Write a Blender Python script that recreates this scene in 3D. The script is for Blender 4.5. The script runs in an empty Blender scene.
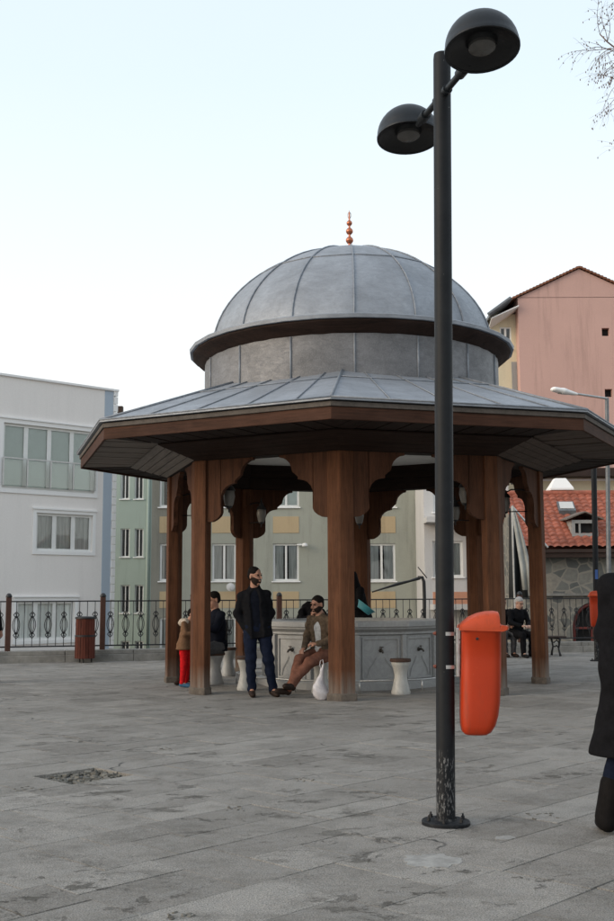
import bpy, bmesh, math, random
import numpy as np
from mathutils import Vector, Matrix
random.seed(7)
rng = np.random.RandomState(5)
S = bpy.context.scene
C = S.collection
PI = math.pi
rad = math.radians

# ------------------------------------------------------------------ camera
F, PITCH, ROLL, EYE = 1067.1, 0.1263, -0.0047, 1.4
cam_d = bpy.data.cameras.new('camera')
cam = bpy.data.objects.new('camera', cam_d); C.objects.link(cam)
cam.location = (0, 0, EYE)
cam.rotation_mode = 'QUATERNION'
cam.rotation_quaternion = (Matrix.Rotation(PI/2 + PITCH, 3, 'X') @ Matrix.Rotation(ROLL, 3, 'Z')).to_quaternion()
cam_d.sensor_fit = 'VERTICAL'; cam_d.sensor_height = 36; cam_d.lens = F/921*36
cam_d.clip_end = 2000; cam_d.clip_start = .05
S.camera = cam
CM = (Matrix.Rotation(PI/2 + PITCH, 3, 'X') @ Matrix.Rotation(ROLL, 3, 'Z'))

def ray(u, v):
    return CM @ Vector((u-307, 460.5-v, -F))
def W(u, v, Y):                     # point at depth Y seen at a photo pixel
    d = ray(u, v); return Vector((0, 0, EYE)) + d*(Y/d.y)
def G(u, v, z=0.0):                 # ground point
    d = ray(u, v); return Vector((0, 0, EYE)) + d*((z-EYE)/d.z)

# ------------------------------------------------------------------ materials
MATS = {}
def lnk(nt, a, b): nt.links.new(a, b)
def node(nt, t, **kw):
    n = nt.nodes.new(t)
    for k, v in kw.items(): setattr(n, k, v)
    return n
def ramp(nt, fac, stops):
    r = node(nt, 'ShaderNodeValToRGB'); e = r.color_ramp.elements
    while len(e) < len(stops): e.new(.5)
    for i, (p, c) in enumerate(stops):
        e[i].position = p; e[i].color = (c, c, c, 1) if not hasattr(c, '__len__') else (*c[:3], 1)
    lnk(nt, fac, r.inputs[0]); return r.outputs[0]
def mixc(nt, fac, a, b, mode='MIX'):
    m = node(nt, 'ShaderNodeMix', data_type='RGBA', blend_type=mode)
    for s, x in ((0, fac), (6, a), (7, b)):
        if isinstance(x, (int, float)): m.inputs[s].default_value = x
        elif isinstance(x, tuple): m.inputs[s].default_value = (*x[:3], 1)
        else: lnk(nt, x, m.inputs[s])
    return m.outputs[2]
def noise(nt, co, scale, detail=5, rough=.6, dist=0):
    n = node(nt, 'ShaderNodeTexNoise'); n.inputs['Scale'].default_value = scale
    n.inputs['Detail'].default_value = detail; n.inputs['Roughness'].default_value = rough
    n.inputs['Distortion'].default_value = dist
    lnk(nt, co, n.inputs['Vector']); return n.outputs['Fac']
def mapping(nt, co, scale=(1, 1, 1), rot=(0, 0, 0)):
    m = node(nt, 'ShaderNodeMapping'); m.inputs['Scale'].default_value = scale
    m.inputs['Rotation'].default_value = rot; lnk(nt, co, m.inputs['Vector']); return m.outputs[0]
def base(name, rough=.7, metal=0, spec=.4):
    m = bpy.data.materials.new(name); m.use_nodes = True; nt = m.node_tree
    b = nt.nodes['Principled BSDF']; b.inputs['Roughness'].default_value = rough
    b.inputs['Metallic'].default_value = metal; b.inputs['Specular IOR Level'].default_value = spec
    tc = node(nt, 'ShaderNodeTexCoord'); return m, nt, b, tc.outputs['Object']
def bump(nt, b, h, strength=.3, dist=.01):
    n = node(nt, 'ShaderNodeBump'); n.inputs['Strength'].default_value = strength
    n.inputs['Distance'].default_value = dist; lnk(nt, h, n.inputs['Height']); lnk(nt, n.outputs[0], b.inputs['Normal'])
def mat(name, col, rough=.7, var=.25, scale=6, bmp=.2, bd=.006, metal=0, spec=.4, stretch=(1, 1, 1), col2=None, fine=60):
    if name in MATS: return MATS[name]
    m, nt, b, co = base(name, rough, metal, spec)
    mp = mapping(nt, co, stretch)
    n = noise(nt, mp, scale, 6, .65)
    n2 = noise(nt, mp, fine, 3)
    dark = tuple(c*(1-var) for c in col); light = tuple(min(1, c*(1+var)) for c in col) if col2 is None else col2
    c = mixc(nt, ramp(nt, n, [(.32, 0), (.68, 1)]), dark, light)
    c = mixc(nt, .25, c, mixc(nt, ramp(nt, n2, [(.3, 0), (.7, 1)]), dark, light))
    lnk(nt, c, b.inputs['Base Color'])
    h = mixc(nt, .6, n, n2); bump(nt, b, h, bmp, bd)
    MATS[name] = m; return m

def wood_mat(name, col, grain_axis='z', grey=0.0, base_wear=False):
    m, nt, b, co = base(name, .75, 0, .2)
    st = {'z': (1, 1, .06), 'x': (.06, 1, 1), 'y': (1, .06, 1)}[grain_axis]
    mp = mapping(nt, co, st)
    g = noise(nt, mp, 34, 6, .7, 1.2)
    g2 = noise(nt, mp, 9, 4, .6, .6)
    blot = noise(nt, co, 1.7, 4, .6)
    d = tuple(c*.45 for c in col); l = tuple(c*1.45 for c in col)
    c = mixc(nt, ramp(nt, g, [(.35, 0), (.65, 1)]), d, l)
    c = mixc(nt, .45, c, mixc(nt, ramp(nt, g2, [(.38, 0), (.62, 1)]), d, l))
    c = mixc(nt, ramp(nt, blot, [(.45, 0), (.75, .5)]), c, tuple(x*1.5+.01 for x in col))
    if grey: c = mixc(nt, grey, c, (.17, .155, .14))
    if base_wear:
        sx = node(nt, 'ShaderNodeSeparateXYZ'); lnk(nt, co, sx.inputs[0])
        mr = node(nt, 'ShaderNodeMapRange'); mr.inputs[1].default_value = .06; mr.inputs[2].default_value = .42
        mr.inputs[3].default_value = 1; mr.inputs[4].default_value = 0; lnk(nt, sx.outputs[2], mr.inputs[0])
        mm = node(nt, 'ShaderNodeMath', operation='MULTIPLY'); lnk(nt, mr.outputs[0], mm.inputs[0])
        lnk(nt, ramp(nt, noise(nt, mp, 14, 5), [(.35, .15), (.62, 1)]), mm.inputs[1])
        c = mixc(nt, mm.outputs[0], c, (.2, .175, .15))
    lnk(nt, c, b.inputs['Base Color']); bump(nt, b, g, .6, .008)
    return m
M = {}
M['wood'] = wood_mat('stained wood', (.098, .039, .018), 'z', 0, True)
M['wood_h'] = wood_mat('stained wood board', (.062, .027, .016), 'x')
M['wood_carved'] = wood_mat('carved wood panel', (.07, .028, .014), 'z')
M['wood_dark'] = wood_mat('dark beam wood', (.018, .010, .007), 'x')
M['wood_grey'] = wood_mat('weathered grey board', (.085, .07, .06), 'y', .25)
M['soffit_shade'] = wood_mat('shaded soffit board', (.022, .013, .010), 'y')
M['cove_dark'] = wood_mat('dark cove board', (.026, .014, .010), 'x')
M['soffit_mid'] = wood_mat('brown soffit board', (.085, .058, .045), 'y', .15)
M['soffit_lit'] = wood_mat('soffit board', (.21, .175, .15), 'y', .5)
M['cove_lit'] = wood_mat('lit side cove board', (.25, .215, .19), 'x', .5)  # pale tone stands in for light on the left side
M['bench'] = wood_mat('bench slat', (.05, .035, .028), 'x')

def lead_mat(name='lead sheet', col=(.32, .345, .385), dk=.55):
    m, nt, b, co = base(name, .5, .25, .5)
    n1 = noise(nt, co, 1.6, 6, .7, .4); n2 = noise(nt, mapping(nt, co, (1, 1, 2.5)), 7, 6, .75, .8); n3 = noise(nt, co, 60, 3)
    c = mixc(nt, ramp(nt, n1, [(.3, 0), (.7, 1)]), tuple(x*dk*1.25 for x in col), tuple(x*1.12 for x in col))
    c = mixc(nt, ramp(nt, n2, [(.38, .0), (.72, .45)]), c, tuple(x*dk for x in col))
    c = mixc(nt, ramp(nt, n3, [(.45, 0), (.75, .25)]), c, (.36, .37, .38))
    lnk(nt, c, b.inputs['Base Color'])
    lnk(nt, ramp(nt, n2, [(.3, .42), (.7, .68)]), b.inputs['Roughness'])
    bump(nt, b, mixc(nt, .5, n2, n1), .35, .02); return m
M['lead'] = lead_mat()
M['lead_drum'] = lead_mat('lead drum sheet', (.195, .195, .205), .45)
M['lead_seam'] = mat('lead seam', (.24, .26, .29), .55, .3, 12, metal=.2)
M['ceiling'] = mat('ceiling plaster', (.86, .85, .82), .9, .1, 2)
M['copper'] = mat('copper', (.50, .18, .10), .35, .3, 20, metal=.8)
M['steel'] = mat('galvanised steel', (.5, .5, .49), .4, .2, 20, metal=.7)
M['iron'] = mat('painted black iron', (.018, .018, .02), .5, .4, 30)
M['post_paint'] = mat('brown painted post', (.07, .028, .018), .55, .35, 9)
M['rubber'] = mat('black plastic', (.012, .012, .013), .5, .3, 30)
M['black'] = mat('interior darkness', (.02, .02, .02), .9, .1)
M['white_frame'] = mat('white window frame', (.78, .78, .76), .45, .05, 4)
M['tile'] = mat('clay tile', (.33, .105, .065), .75, .45, 3.2, fine=14)
M['brown_dark'] = mat('dark brown eaves', (.04, .022, .016), .7, .3)
M['zinc'] = mat('zinc flashing', (.16, .17, .18), .5, .3, 8, metal=.4)

def plaster(name, col, stain=.25, scale=.35):
    m, nt, b, co = base(name, .9, 0, .2)
    big = noise(nt, co, scale, 6, .65); v = noise(nt, mapping(nt, co, (1.5, 1.5, .12)), 1.6, 6, .7); f = noise(nt, co, 18, 4)
    c = mixc(nt, ramp(nt, big, [(.35, 0), (.7, stain)]), col, tuple(x*.62 for x in col))
    c = mixc(nt, ramp(nt, v, [(.52, 0), (.78, stain*1.6)]), c, tuple(x*.45 for x in col))
    c = mixc(nt, ramp(nt, f, [(.3, 0), (.7, .18)]), c, tuple(min(1, x*1.25) for x in col))
    lnk(nt, c, b.inputs['Base Color']); bump(nt, b, f, .25, .01); return m
M['p_white'] = plaster('pale lilac render', (.84, .795, .765), .08)
M['p_blue'] = plaster('blue grey render', (.42, .49, .57), .1)
M['p_trim'] = plaster('white stucco trim', (.88, .87, .86), .05)
M['p_mint'] = plaster('mint render', (.37, .445, .40), .3)
M['p_olive'] = plaster('olive green render', (.37, .375, .32), .5)
M['p_orange'] = plaster('ochre render panel', (.5, .385, .24), .3)
M['p_pink'] = plaster('salmon render', (.60, .385, .335), .35, .25)
M['p_cream'] = plaster('cream render', (.68, .6, .43), .25)
M['p_greywhite'] = plaster('grey white render', (.6, .59, .58), .3)
M['p_terra'] = plaster('terracotta render', (.6, .3, .2), .2)
M['p_grey'] = plaster('grey cement render', (.34, .34, .33), .4)

def stone_wall_mat():
    m, nt, b, co = base('rubble stone wall', .85, 0, .25)
    mp = mapping(nt, co, (1, 1, 1.15))
    wn = node(nt, 'ShaderNodeTexNoise'); wn.inputs['Scale'].default_value = 2.2; lnk(nt, mp, wn.inputs['Vector'])
    dc = mixc(nt, .12, mp, wn.outputs['Color'])
    v = node(nt, 'ShaderNodeTexVoronoi', feature='DISTANCE_TO_EDGE'); v.inputs['Scale'].default_value = 2.9; lnk(nt, dc, v.inputs['Vector'])
    v2 = node(nt, 'ShaderNodeTexVoronoi', feature='F1'); v2.inputs['Scale'].default_value = 2.9; lnk(nt, dc, v2.inputs['Vector'])
    bw = node(nt, 'ShaderNodeRGBToBW'); lnk(nt, v2.outputs['Color'], bw.inputs[0])
    st = ramp(nt, bw.outputs[0], [(.2, (.13, .135, .13)), (.5, (.21, .21, .19)), (.8, (.3, .275, .235))])
    st = mixc(nt, ramp(nt, noise(nt, co, 9, 5), [(.3, 0), (.7, .5)]), st, (.1, .1, .095))
    c = mixc(nt, ramp(nt, v.outputs['Distance'], [(.03, 0), (.065, 1)]), (.27, .25, .215), st)
    lnk(nt, c, b.inputs['Base Color']); bump(nt, b, v.outputs['Distance'], .5, .05); return m
M['stone'] = stone_wall_mat()

def marble_mat(name, col=(.48, .48, .47)):
    m, nt, b, co = base(name, .45, 0, .5)
    n1 = noise(nt, co, 2.2, 7, .7, 1.8); n2 = noise(nt, mapping(nt, co, (1, 1, .3)), 6, 5, .7, .4)
    c = mixc(nt, ramp(nt, n1, [(.42, 0), (.5, .55), (.58, 0)]), col, tuple(x*.75 for x in col))
    c = mixc(nt, ramp(nt, n2, [(.5, 0), (.8, .5)]), c, (.2, .19, .175))
    lnk(nt, c, b.inputs['Base Color']); bump(nt, b, noise(nt, co, 30, 4), .15, .004); return m
M['marble'] = marble_mat('grey marble', (.35, .35, .345)); M['marble_white'] = marble_mat('white marble', (.46, .45, .42))

def paving_mat():
    m, nt, b, co = base('worn stone paving', .8, 0, .3)
    def mul(a_, b_):
        q = node(nt, 'ShaderNodeMath', operation='MULTIPLY'); lnk(nt, a_, q.inputs[0]); lnk(nt, b_, q.inputs[1]); return q.outputs[0]
    at = node(nt, 'ShaderNodeAttribute', attribute_name='tone')
    c = mixc(nt, at.outputs['Fac'], (.215, .195, .171), (.40, .372, .335))
    rows = mapping(nt, co, (1, 1.25, 1), (0, 0, rad(-46)))
    big = noise(nt, co, .45, 6, .6, .3); md = noise(nt, rows, 2.6, 9, .76, .2); fn = noise(nt, co, 17, 6, .78); sp = noise(nt, co, 130, 3, .6)
    c = mixc(nt, ramp(nt, big, [(.40, 0), (.62, .55)]), c, (.38, .355, .322))
    c = mixc(nt, ramp(nt, md, [(.46, 0), (.57, .42), (.74, .75)]), c, (.15, .136, .116))
    c = mixc(nt, ramp(nt, noise(nt, rows, 5, 9, .8, .2), [(.52, 0), (.62, .5)]), c, (.33, .32, .30))
    c = mixc(nt, ramp(nt, fn, [(.47, 0), (.66, .6)]), c, (.32, .305, .285))
    c = mixc(nt, ramp(nt, fn, [(.3, .4), (.42, 0)]), c, (.10, .076, .07))
    c = mixc(nt, ramp(nt, sp, [(.44, 0), (.62, .75)]), c, (.085, .08, .072))
    pn = noise(nt, mapping(nt, co, (1, 1.5, 1), (0, 0, rad(-46))), 2.6, 10, .8, .4)
    reg = ramp(nt, noise(nt, co, .5, 2), [(.42, 0), (.56, 1)])
    pm = mul(ramp(nt, pn, [(.57, 0), (.6, .6), (.72, .8)]), reg)
    c = mixc(nt, pm, c, (.075, .070, .056))
    wn = node(nt, 'ShaderNodeTexNoise'); wn.inputs['Scale'].default_value = 3; wn.inputs['Detail'].default_value = 7; lnk(nt, co, wn.inputs['Vector'])
    dc = mixc(nt, .3, co, wn.outputs['Color'])
    v = node(nt, 'ShaderNodeTexVoronoi', feature='DISTANCE_TO_EDGE'); v.inputs['Scale'].default_value = 1.0; lnk(nt, dc, v.inputs['Vector'])
    cr = mul(ramp(nt, v.outputs['Distance'], [(.004, 1), (.011, 0)]), ramp(nt, noise(nt, co, .9, 3), [(.6, 0), (.66, 1)]))
    c = mixc(nt, cr, c, (.05, .048, .045))
    lnk(nt, c, b.inputs['Base Color'])
    inv = node(nt, 'ShaderNodeMath', operation='SUBTRACT'); inv.inputs[0].default_value = 1; lnk(nt, pm, inv.inputs[1])
    h = mixc(nt, .35, mixc(nt, .5, fn, md), inv.outputs[0]); bump(nt, b, h, 1.0, .03); return m
M['paving'] = paving_mat()
def joint_mat():
    m, nt, b, co = base('joint dirt', .9, 0, .2)
    n = noise(nt, co, 1.3, 6, .7)
    c = ramp(nt, n, [(.36, (.05, .047, .042)), (.48, (.15, .143, .13)), (.6, (.42, .41, .385))])
    lnk(nt, c, b.inputs['Base Color']); bump(nt, b, noise(nt, co, 40, 5), .6, .02); return m
M['joint'] = joint_mat()
M['kerb'] = mat('kerb stone', (.24, .23, .21), .85, .4, 3, .4, .02)
M['earth'] = mat('earth', (.12, .11, .09), .9, .4, 1)
M['mortar'] = mat('spilled white mortar', (.30, .292, .275), .9, .35, 9, .5, .01)
M['rubble'] = mat('broken stone', (.15, .14, .12), .9, .6, 12, .6, .02)

def scuffed(name, col):
    m, nt, b, co = base(name, .42, 0, .4)
    n1 = noise(nt, co, 3.5, 6, .6); n2 = noise(nt, mapping(nt, co, (1, 1, .15)), 22, 5, .7); n3 = noise(nt, mapping(nt, co, (1, 1, .4)), 70, 4, .75)
    c = mixc(nt, ramp(nt, n1, [(.35, 0), (.7, .5)]), col, tuple(x*.72 for x in col))
    c = mixc(nt, ramp(nt, n2, [(.55, 0), (.75, .45)]), c, (.16, .045, .02))
    c = mixc(nt, ramp(nt, n3, [(.68, 0), (.72, .4)]), c, (.55, .2, .1))
    lnk(nt, c, b.inputs['Base Color']); lnk(nt, ramp(nt, n2, [(.3, .35), (.7, .6)]), b.inputs['Roughness']); bump(nt, b, n1, .15, .01); return m
def pole_mat():
    m, nt, b, co = base('charcoal pole paint', .55, 0, .22)
    c = mixc(nt, ramp(nt, noise(nt, co, 9, 5), [(.3, 0), (.7, 1)]), (.007, .008, .010), (.013, .0145, .017))
    sx = node(nt, 'ShaderNodeSeparateXYZ'); lnk(nt, co, sx.inputs[0])
    band = ramp(nt, sx.outputs[2], [(.0, 0), (.08, .5), (.38, .55), (.46, 0), (.9, 0), (1, .0)])
    sc = ramp(nt, noise(nt, mapping(nt, co, (1, 1, .28)), 85, 4, .75), [(.55, 0), (.6, 1)])
    mm = node(nt, 'ShaderNodeMath', operation='MULTIPLY'); lnk(nt, band, mm.inputs[0]); lnk(nt, sc, mm.inputs[1])
    mz = node(nt, 'ShaderNodeMath', operation='ADD'); lnk(nt, mm.outputs[0], mz.inputs[0])
    m2 = node(nt, 'ShaderNodeMath', operation='MULTIPLY'); m2.inputs[1].default_value = .5
    lnk(nt, ramp(nt, noise(nt, co, 38, 3), [(.72, 0), (.75, 1)]), m2.inputs[0]); lnk(nt, m2.outputs[0], mz.inputs[1])
    c = mixc(nt, mz.outputs[0], c, (.32, .32, .32))
    lnk(nt, c, b.inputs['Base Color']); bump(nt, b, noise(nt, co, 25, 4), .12, .004); return m
M['pole'] = pole_mat()
M['lamp_shell'] = mat('charcoal lamp shell', (.014, .017, .021), .42, .2, 8, spec=.3)
M['lamp_inside'] = mat('dark reflector', (.010, .0105, .012), .35, .2)
M['diffuser'] = mat('dim glass diffuser', (.11, .105, .10), .25, .2, 10)
M['orange'] = scuffed('sun faded orange plastic', (.45, .036, .004))
M['orange_old'] = mat('unused orange', (.46, .040, .005), .42, .12, 3, .12, .004, fine=25)
M['orange_lid'] = scuffed('faded orange lid plastic', (.54, .065, .014))
M['orange_lid_old'] = mat('unused lid', (.52, .06, .012), .45, .15, 3, .12, .004, fine=25)
M['blue_sticker'] = mat('blue sticker', (.05, .12, .35), .5, .2)
M['bark'] = mat('bark', (.10, .07, .055), .9, .4, 12)
M['twig'] = mat('twig bark', (.16, .105, .085), .9, .3, 12)
M['teal'] = mat('teal plastic', (.05, .24, .29), .45, .2)
M['bag'] = mat('thin white plastic bag', (.5, .48, .5), .4, .2, 8, .6, .02)
M['tarp'] = mat('grey white tarpaulin', (.36, .37, .35), .7, .25, 2)
M['tarp_dark'] = mat('dark tarpaulin', (.03, .032, .033), .7, .3, 2)
M['bin_brown'] = wood_mat('red brown bin slats', (.10, .028, .018), 'z')
M['seat_wood'] = mat('worn seat wood', (.06, .03, .02), .7, .4, 14)
M['frosted'] = mat('frosted lantern glass', (.2, .19, .175), .3, .1)
M['brass'] = mat('dull tap metal', (.09, .08, .07), .4, .3, 20, metal=.5)

def glass_mat():
    m = bpy.data.materials.new('window glass'); m.use_nodes = True; nt = m.node_tree; nt.nodes.clear()
    o = node(nt, 'ShaderNodeOutputMaterial'); mx = node(nt, 'ShaderNodeMixShader'); t = node(nt, 'ShaderNodeBsdfTransparent')
    g = node(nt, 'ShaderNodeBsdfGlossy'); g.inputs['Roughness'].default_value = .03
    t.inputs[0].default_value = (.96, .98, .97, 1)
    fr = node(nt, 'ShaderNodeFresnel'); fr.inputs[0].default_value = 1.8
    lnk(nt, fr.outputs[0], mx.inputs[0]); lnk(nt, t.outputs[0], mx.inputs[1]); lnk(nt, g.outputs[0], mx.inputs[2]); lnk(nt, mx.outputs[0], o.inputs[0])
    return m
M['glass'] = glass_mat()
def curtain_mat(name, col):
    m, nt, b, co = base(name, .9)
    mp = mapping(nt, co, (1, 1, .05)); n = noise(nt, mp, 12, 3, .6)
    c = mixc(nt, ramp(nt, n, [(.35, 0), (.65, 1)]), tuple(x*.65 for x in col), col)
    lnk(nt, c, b.inputs['Base Color']); bump(nt, b, n, .8, .05); return m
M['curtain'] = curtain_mat('net curtain', (.86, .87, .85))
M['blind'] = mat('pale green blind', (.78, .86, .83), .8, .06, 2)

# ------------------------------------------------------------------ mesh helpers
class MB:
    def __init__(s): s.v = []; s.f = []
    def add(s, vs, fs):
        o = len(s.v); s.v += [tuple(v) for v in vs]; s.f += [tuple(i+o for i in f) for f in fs]; return s
    def box(s, c, d, rz=0, R=None):
        cx, cy, cz = c; x, y, z = d[0]/2, d[1]/2, d[2]/2
        R = R or Matrix.Rotation(rz, 3, 'Z')
        vs = [R @ Vector((a*x, b*y, e*z)) + Vector(c) for a in (-1, 1) for b in (-1, 1) for e in (-1, 1)]
        return s.add(vs, [(0, 1, 3, 2), (4, 6, 7, 5), (0, 4, 5, 1), (2, 3, 7, 6), (0, 2, 6, 4), (1, 5, 7, 3)])
    def prism(s, poly, z0, z1):                       # poly ccw in xy
        n = len(poly)
        vs = [(p[0], p[1], z0) for p in poly] + [(p[0], p[1], z1) for p in poly]
        return s.add(vs, [tuple(range(n))[::-1], tuple(range(n, 2*n))] + [(i, (i+1) % n, n+(i+1) % n, n+i) for i in range(n)])
    def slab(s, poly3, off):                          # 3d polygon extruded by vector
        n = len(poly3); off = Vector(off)
        vs = [Vector(p) for p in poly3]; vs += [v+off for v in vs[:n]]
        return s.add(vs, [tuple(range(n)), tuple(range(n, 2*n))[::-1]] + [(i, n+i, n+(i+1) % n, (i+1) % n) for i in range(n)])
    def tube(s, pts, r, n=8, caps=True):
        pts = [Vector(p) for p in pts]; rs = r if hasattr(r, '__len__') else [r]*len(pts)
        vs = []; up = None
        for i, p in enumerate(pts):
            t = (pts[min(i+1, len(pts)-1)] - pts[max(i-1, 0)]).normalized()
            if up is None: up = t.orthogonal().normalized()
            else:
                up = up - t*up.dot(t); up = up.normalized() if up.length > 1e-6 else t.orthogonal().normalized()
            w = t.cross(up)
            for k in range(n):
                a = 2*PI*k/n; vs.append(p + (up*math.cos(a) + w*math.sin(a))*rs[i])
        fs = [(i*n+k, i*n+(k+1) % n, (i+1)*n+(k+1) % n, (i+1)*n+k) for i in range(len(pts)-1) for k in range(n)]
        if caps: fs += [tuple(range(n))[::-1], tuple(range((len(pts)-1)*n, len(pts)*n))]
        return s.add(vs, fs)
    def lathe(s, prof, n=24, c=(0, 0, 0), R=None, a0=0):
        R = R or Matrix.Identity(3); vs = []
        for r, z in prof:
            for k in range(n):
                a = a0+2*PI*k/n; vs.append(R @ Vector((r*math.sin(a), -r*math.cos(a), z)) + Vector(c))
        fs = [(i*n+k, i*n+(k+1) % n, (i+1)*n+(k+1) % n, (i+1)*n+k) for i in range(len(prof)-1) for k in range(n)]
        return s.add(vs, fs)
    def build(s, name, m, parent=None, smooth=False, bevel=0, loc=None):
        me = bpy.data.meshes.new(name); me.from_pydata(s.v, [], s.f); me.validate()
        bm = bmesh.new(); bm.from_mesh(me); bmesh.ops.remove_doubles(bm, verts=bm.verts, dist=1e-5)
        bmesh.ops.recalc_face_normals(bm, faces=bm.faces); bm.to_mesh(me); bm.free()
        me.materials.append(m)
        if smooth is True: me.polygons.foreach_set('use_smooth', [True]*len(me.polygons))
        o = bpy.data.objects.new(name, me); C.objects.link(o)
        if smooth == 'auto':
            me.polygons.foreach_set('use_smooth', [True]*len(me.polygons)); me.set_sharp_from_angle(angle=rad(38))
        if bevel:
            b = o.modifiers.new('bevel', 'BEVEL'); b.width = bevel; b.segments = 2; b.limit_method = 'ANGLE'; b.angle_limit = rad(35)
        if parent: o.parent = parent
        if loc: o.location = loc
        return o
def tag(o, label, cat, group=None):
    o['label'] = label; o['category'] = cat
    if group: o['group'] = group
    return o
def thing(name, label, cat, loc=(0, 0, 0), rz=0, group=None):
    o = bpy.data.objects.new(name, None); C.objects.link(o); o.location = loc; o.rotation_euler = (0, 0, rz)
    o.empty_display_size = .2
    return tag(o, label, cat, group)
def kind(o, k='structure'): o['kind'] = k; return o
def children(o): return [c for c in bpy.data.objects if c.parent == o]
def dup(root, loc, rz, label, group=None):
    def cp(o, p):
        c = o.copy(); C.objects.link(c)
        if p: c.parent = p
        for ch in children(o): cp(ch, c)
        return c
    r = cp(root, None); r.location = loc; r.rotation_euler = (0, 0, rz); r['label'] = label
    if group: r['group'] = group
    return r

# ------------------------------------------------------------------ implicit surfaces for bodies
def V3(a): return np.array(a, float)
def cone(a, b, r1, r2, sq=None): return ('c', V3(a), V3(b), r1, r2, sq)
def ell(c, r, R=None): return ('e', V3(c), V3(r), np.eye(3) if R is None else np.array(R))
def nets(prims, cuts=(), h=.01, k=.025, folds=0, seed=0):
    lo = np.min([np.minimum(p[1], p[2])-max(p[3], p[4]) if p[0] == 'c' else p[1]-max(p[2]) for p in prims], axis=0)-3*h-.03
    hi = np.max([np.maximum(p[1], p[2])+max(p[3], p[4]) if p[0] == 'c' else p[1]+max(p[2]) for p in prims], axis=0)+3*h+.03
    n = np.ceil((hi-lo)/h).astype(int)+1
    ax = [lo[i]+np.arange(n[i])*h for i in range(3)]
    D = np.full(n, .2)
    def sd(p, X, Y, Z):
        if p[0] == 'c':
            _, a, b, r1, r2, sq = p
            ab = b-a; L = max(ab@ab, 1e-9)
            px, py, pz = X-a[0], Y-a[1], Z-a[2]
            t = np.clip((px*ab[0]+py*ab[1]+pz*ab[2])/L, 0, 1)
            qx, qy, qz = px-t*ab[0], py-t*ab[1], pz-t*ab[2]
            if sq is not None:
                dr, f = V3(sq[0]), sq[1]; dr = dr/np.linalg.norm(dr)
                q = qx*dr[0]+qy*dr[1]+qz*dr[2]
                s = q*(1/f-1); qx, qy, qz = qx+s*dr[0], qy+s*dr[1], qz+s*dr[2]
                return (np.sqrt(qx*qx+qy*qy+qz*qz)-(r1+(r2-r1)*t))*(.5+.5*f)
            return np.sqrt(qx*qx+qy*qy+qz*qz)-(r1+(r2-r1)*t)
        _, c, r, R = p
        P = np.stack([X-c[0]+0*Y+0*Z, Y-c[1]+0*X+0*Z, Z-c[2]+0*X+0*Y], -1) @ R
        k0 = np.linalg.norm(P/r, axis=-1); k1 = np.linalg.norm(P/(r*r), axis=-1)+1e-6
        return k0*(k0-1)/k1
    def region(p, pad):
        if p[0] == 'c': m = max(p[3], p[4]); a, b = np.minimum(p[1], p[2])-m-pad, np.maximum(p[1], p[2])+m+pad
        else: m = max(p[2]); a, b = p[1]-m-pad, p[1]+m+pad
        i0 = np.clip(np.floor((a-lo)/h).astype(int), 0, n); i1 = np.clip(np.ceil((b-lo)/h).astype(int)+1, 0, n)
        return tuple(slice(i0[j], i1[j]) for j in range(3))
    for p in prims:
        sl = region(p, .06)
        X = ax[0][sl[0]][:, None, None]; Y = ax[1][sl[1]][None, :, None]; Z = ax[2][sl[2]][None, None, :]
        d = sd(p, X, Y, Z); o = D[sl]
        hh = np.clip(.5+.5*(o-d)/k, 0, 1); D[sl] = o*(1-hh)+d*hh-k*hh*(1-hh)
    if folds:
        X = ax[0][:, None, None]; Y = ax[1][None, :, None]; Z = ax[2][None, None, :]; s = seed
        D = D+folds*(np.sin(23*X+17*Z+s)*np.sin(19*Y-31*Z+2*s)+.6*np.sin(41*Z+9*X-13*Y+s)*np.sin(29*X+7*Y))
    for p in cuts:
        if p[0] == 'pl':      # half space removed: dot(x-a, n) > 0
            X = ax[0][:, None, None]; Y = ax[1][None, :, None]; Z = ax[2][None, None, :]
            a, nn = V3(p[1]), V3(p[2]); nn = nn/np.linalg.norm(nn)
            D = np.maximum(D, (X-a[0])*nn[0]+(Y-a[1])*nn[1]+(Z-a[2])*nn[2])
        else:
            sl = region(p, .06)
            X = ax[0][sl[0]][:, None, None]; Y = ax[1][sl[1]][None, :, None]; Z = ax[2][sl[2]][None, None, :]
            D[sl] = np.maximum(D[sl], -sd(p, X, Y, Z))
    D[0] = D[-1] = .05; D[:, 0] = D[:, -1] = .05; D[:, :, 0] = D[:, :, -1] = .05
    ins = D < 0
    corners = [(i, j, l) for i in (0, 1) for j in (0, 1) for l in (0, 1)]
    sh = tuple(n-1)
    def cv(A, c): return A[c[0]:c[0]+sh[0], c[1]:c[1]+sh[1], c[2]:c[2]+sh[2]]
    cnt = sum(cv(ins, c).astype(int) for c in corners)
    act = (cnt > 0) & (cnt < 8)
    idx = np.full(sh, -1); ii = np.argwhere(act); idx[act] = np.arange(len(ii))
    acc = np.zeros((len(ii), 3)); w = np.zeros(len(ii))
    for a in range(8):
        for b in range(a+1, 8):
            ca, cb = np.array(corners[a]), np.array(corners[b])
            if abs(ca-cb).sum() != 1: continue
            da = D[tuple((ii+ca).T)]; db = D[tuple((ii+cb).T)]
            m = (da < 0) != (db < 0)
            t = np.where(m, da/np.where(m, da-db, 1), 0)
            acc[m] += (ca+(cb-ca)*t[m, None]); w[m] += 1
    P = lo+(ii+acc/w[:, None])*h
    faces = []
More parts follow.
